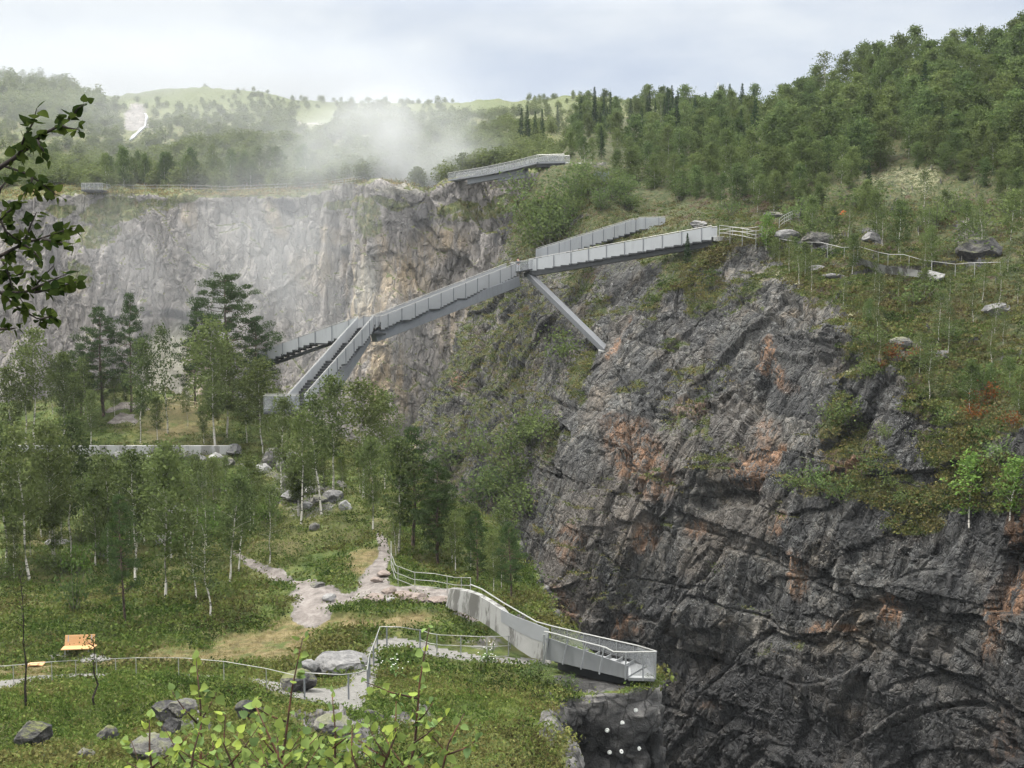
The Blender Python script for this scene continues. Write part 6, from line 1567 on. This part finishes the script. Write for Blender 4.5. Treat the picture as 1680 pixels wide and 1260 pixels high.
for i, b in enumerate(BR):
    D0 = DB + .12 * math.sin(i * 2.1); pts = [P(x, y, D0 + .05 * math.sin(x * .02 + i)) for x, y in b]
    if b[0][0] <= -200: pts = [A(tb[0] + .01, tb[1], pts[0][2] - .12)] + pts
    n = len(pts); r0 = .010 if b[0][0] < -90 else .0042
    w.tube(pts, list(np.linspace(r0, .0012, n)), 5)
    sp = [p for p, (x, y) in zip(pts[-len(b):], b) if x >= -15]
    if len(sp) > 1: stems.append(sp)
v, q_, t_, st = put_leaves(stems, FG, .0275, 135, hang=.7)
b0 = len(w.v); w.v += st.v; w.f += [tuple(b0 + i for i in fc) for fc in st.f]
w.build('limb', M['dark_twig'], f, fo, smooth=True)
link('crown', mesh_np('crown', v - A(*fo), q_, M['branch_leaf'], True, {'tint': t_}), f)
# ------------------------------------------------------------------ air: even haze and the drifting spray of the falls
def box_obj(name, lo, hi):
    x0, y0, z0 = lo; x1, y1, z1 = hi
    V = [(x, y, z) for z in (z0, z1) for y in (y0, y1) for x in (x0, x1)]
    return link(name, mesh_np(name, V, [(0, 2, 3, 1), (4, 5, 7, 6), (0, 1, 5, 4), (2, 6, 7, 3), (0, 4, 6, 2), (1, 3, 7, 5)]))
HAZE = 0.00013
if HAZE:
    m, t = material('haze'); pv = t.new('ShaderNodeVolumePrincipled'); pv.inputs['Color'].default_value = (0.88, 0.93, 0.97, 1); pv.inputs['Density'].default_value = HAZE; pv.inputs['Anisotropy'].default_value = 0.0
    t.out(None, pv.outputs[0]); o = box_obj('haze', (-920, -220, -94), (920, 920, 130)); o.data.materials.append(m); tag(o, None, kind='stuff')
def mist(name, label, centre, radii, dens, puffs, seed, scale=.03, thr=.38, color=(.95, .97, .98)):
    """a cloud of spray: closed ellipsoid whose density thins out to its rim, broken into billows"""
    import bmesh
    bm = bmesh.new(); bmesh.ops.create_icosphere(bm, subdivisions=3, radius=1.06); me = bpy.data.meshes.new(name); bm.to_mesh(me); bm.free()
    o = link(name, me, None, [float(x) for x in centre]); o.scale = radii
    m, t = material(name); oc = t.obj(); ln = t.new('ShaderNodeVectorMath', operation='LENGTH'); t.l.new(oc, ln.inputs[0])
    fall = t.math('SUBTRACT', 1, t.sm(ln.outputs['Value'], .25, 1.0))
    n = t.noise(t.mapping(t.pos(), (1, 1, .75), (0, .35, 0)), scale, 3, .55)
    d = t.math('MULTIPLY', t.math('MULTIPLY', fall, t.sm(n, thr, thr + .3)), dens)
    pv = t.new('ShaderNodeVolumePrincipled'); pv.inputs['Color'].default_value = (*color, 1); t.put(pv.inputs['Density'], d); pv.inputs['Anisotropy'].default_value = 0.0
    t.out(None, pv.outputs[0]); me.materials.append(m); return tag(o, label, 'mist', kind='stuff')
c = P(672, 255, 190); mist('mist', 'white spray billowing above the head of the gorge', c + A(-3, 8, 1), (27, 22, 14), .085, 0, 1, .05, .37)
c = P(420, 270, 235); mist('mist', 'thin veil of spray over the wood behind the far rim', c, (52, 30, 13), .006, 0, 5, .04, .36)
c = P(440, 430, 168); mist('mist', 'thin spray drifting in front of the far cliff', c, (40, 20, 22), .017, 0, 2, .05, .34)
c = P(740, 560, 168); mist('mist', 'thin slanting spray before the brown streaked cliff', c, (20, 14, 19), .010, 0, 3, .05)
c = P(300, 118, 420); mist('mist', 'low cloud resting on the far ridge', c + A(0, 30, 0), (135, 90, 24), .022, 0, 4, .014, .28, (.72, .75, .78))
c = P(360, 215, 300); mist('mist', 'pale veil of damp air over the far wooded slope', c, (115, 60, 30), .0045, 0, 6, .02, .22)
EXPOSURE = 0.85
# ------------------------------------------------------------------ sky, sun, camera
W = bpy.data.worlds.new('World'); SC.world = W; W.use_nodes = True
wt = W.node_tree; wt.nodes.clear()
class _W: node_tree = wt
t = NT(_W)
SUN_EL, SUN_AZ = math.radians(60), math.radians(-78)       # azimuth from +Y towards +X
sky = t.new('ShaderNodeTexSky', sky_type='NISHITA'); sky.sun_disc = False
sky.sun_elevation = SUN_EL; sky.sun_rotation = SUN_AZ
d = t.new('ShaderNodeTexCoord').outputs['Generated']
sep = t.new('ShaderNodeSeparateXYZ'); t.l.new(d, sep.inputs[0])
up = t.math('MAXIMUM', sep.outputs[2], 0.0)
n = t.noise(t.mapping(d, (1, 1, 2.2), (0, 0, 0.4)), 1.7, 5, 0.5, 0.2)
n2 = t.noise(t.mapping(d, (1, 1, 3.0), (0.2, 0, 0)), 4.5, 5, 0.55)
v = t.math('ADD', t.math('MULTIPLY', n, 0.7), t.math('MULTIPLY', n2, 0.3))
# a brighter bank of cloud to the left of the gorge, a greyer one to the right
side = t.math('MULTIPLY', sep.outputs[0], -0.30)
v = t.math('ADD', v, side)
c = t.ramp(v, [(0.38, (3.9, 4.55, 5.9)), (0.50, (5.2, 5.75, 6.7)), (0.61, (7.4, 7.7, 7.9))])
c = t.mix(t.sm(sep.outputs[2], 0.25, 0.6), c, (6.6, 6.6, 6.4))
ov = t.math('ADD', 0.66, t.math('MULTIPLY', t.math('MAXIMUM', t.math('SUBTRACT', up, 0.24), 0.0), 4.4))       # a broken overcast is far brighter overhead
c = t.mix(1.0, c, t.math('MULTIPLY', ov, 1.0), 'MULTIPLY')
c = t.mix(0.93, sky.outputs[0], c)
bg = t.new('ShaderNodeBackground'); t.l.new(c, bg.inputs[0]); bg.inputs[1].default_value = 0.1
o = t.new('ShaderNodeOutputWorld'); t.l.new(bg.outputs[0], o.inputs[0])
L = bpy.data.lights.new('sun', 'SUN'); L.energy = 2.8; L.angle = math.radians(10); L.color = (1, 0.96, 0.9)
so = bpy.data.objects.new('sun', L); COL.objects.link(so)
dirv = Vector((math.sin(SUN_AZ) * math.cos(SUN_EL), math.cos(SUN_AZ) * math.cos(SUN_EL), math.sin(SUN_EL)))
so.rotation_euler = dirv.to_track_quat('Z', 'Y').to_euler(); so.location = dirv * 300
cam = bpy.data.cameras.new('camera'); co = bpy.data.objects.new('camera', cam); COL.objects.link(co)
cam.sensor_width = 36; cam.lens = 36 * F / 1680; cam.clip_start = 0.1; cam.clip_end = 4000
co.rotation_euler = (math.pi / 2 - PITCH, 0, 0)
SC.camera = co
SC.view_settings.view_transform = 'Standard'; SC.view_settings.look = 'None'; SC.view_settings.gamma = 1.0
SC.view_settings.exposure = EXPOSURE
cy = SC.cycles
cy.max_bounces = 6; cy.diffuse_bounces = 3; cy.glossy_bounces = 2; cy.transmission_bounces = 4; cy.transparent_max_bounces = 8; cy.volume_bounces = 0
cy.caustics_reflective = False; cy.caustics_refractive = False
cy.use_adaptive_sampling = True; cy.adaptive_threshold = 0.03
cy.volume_max_steps = 128
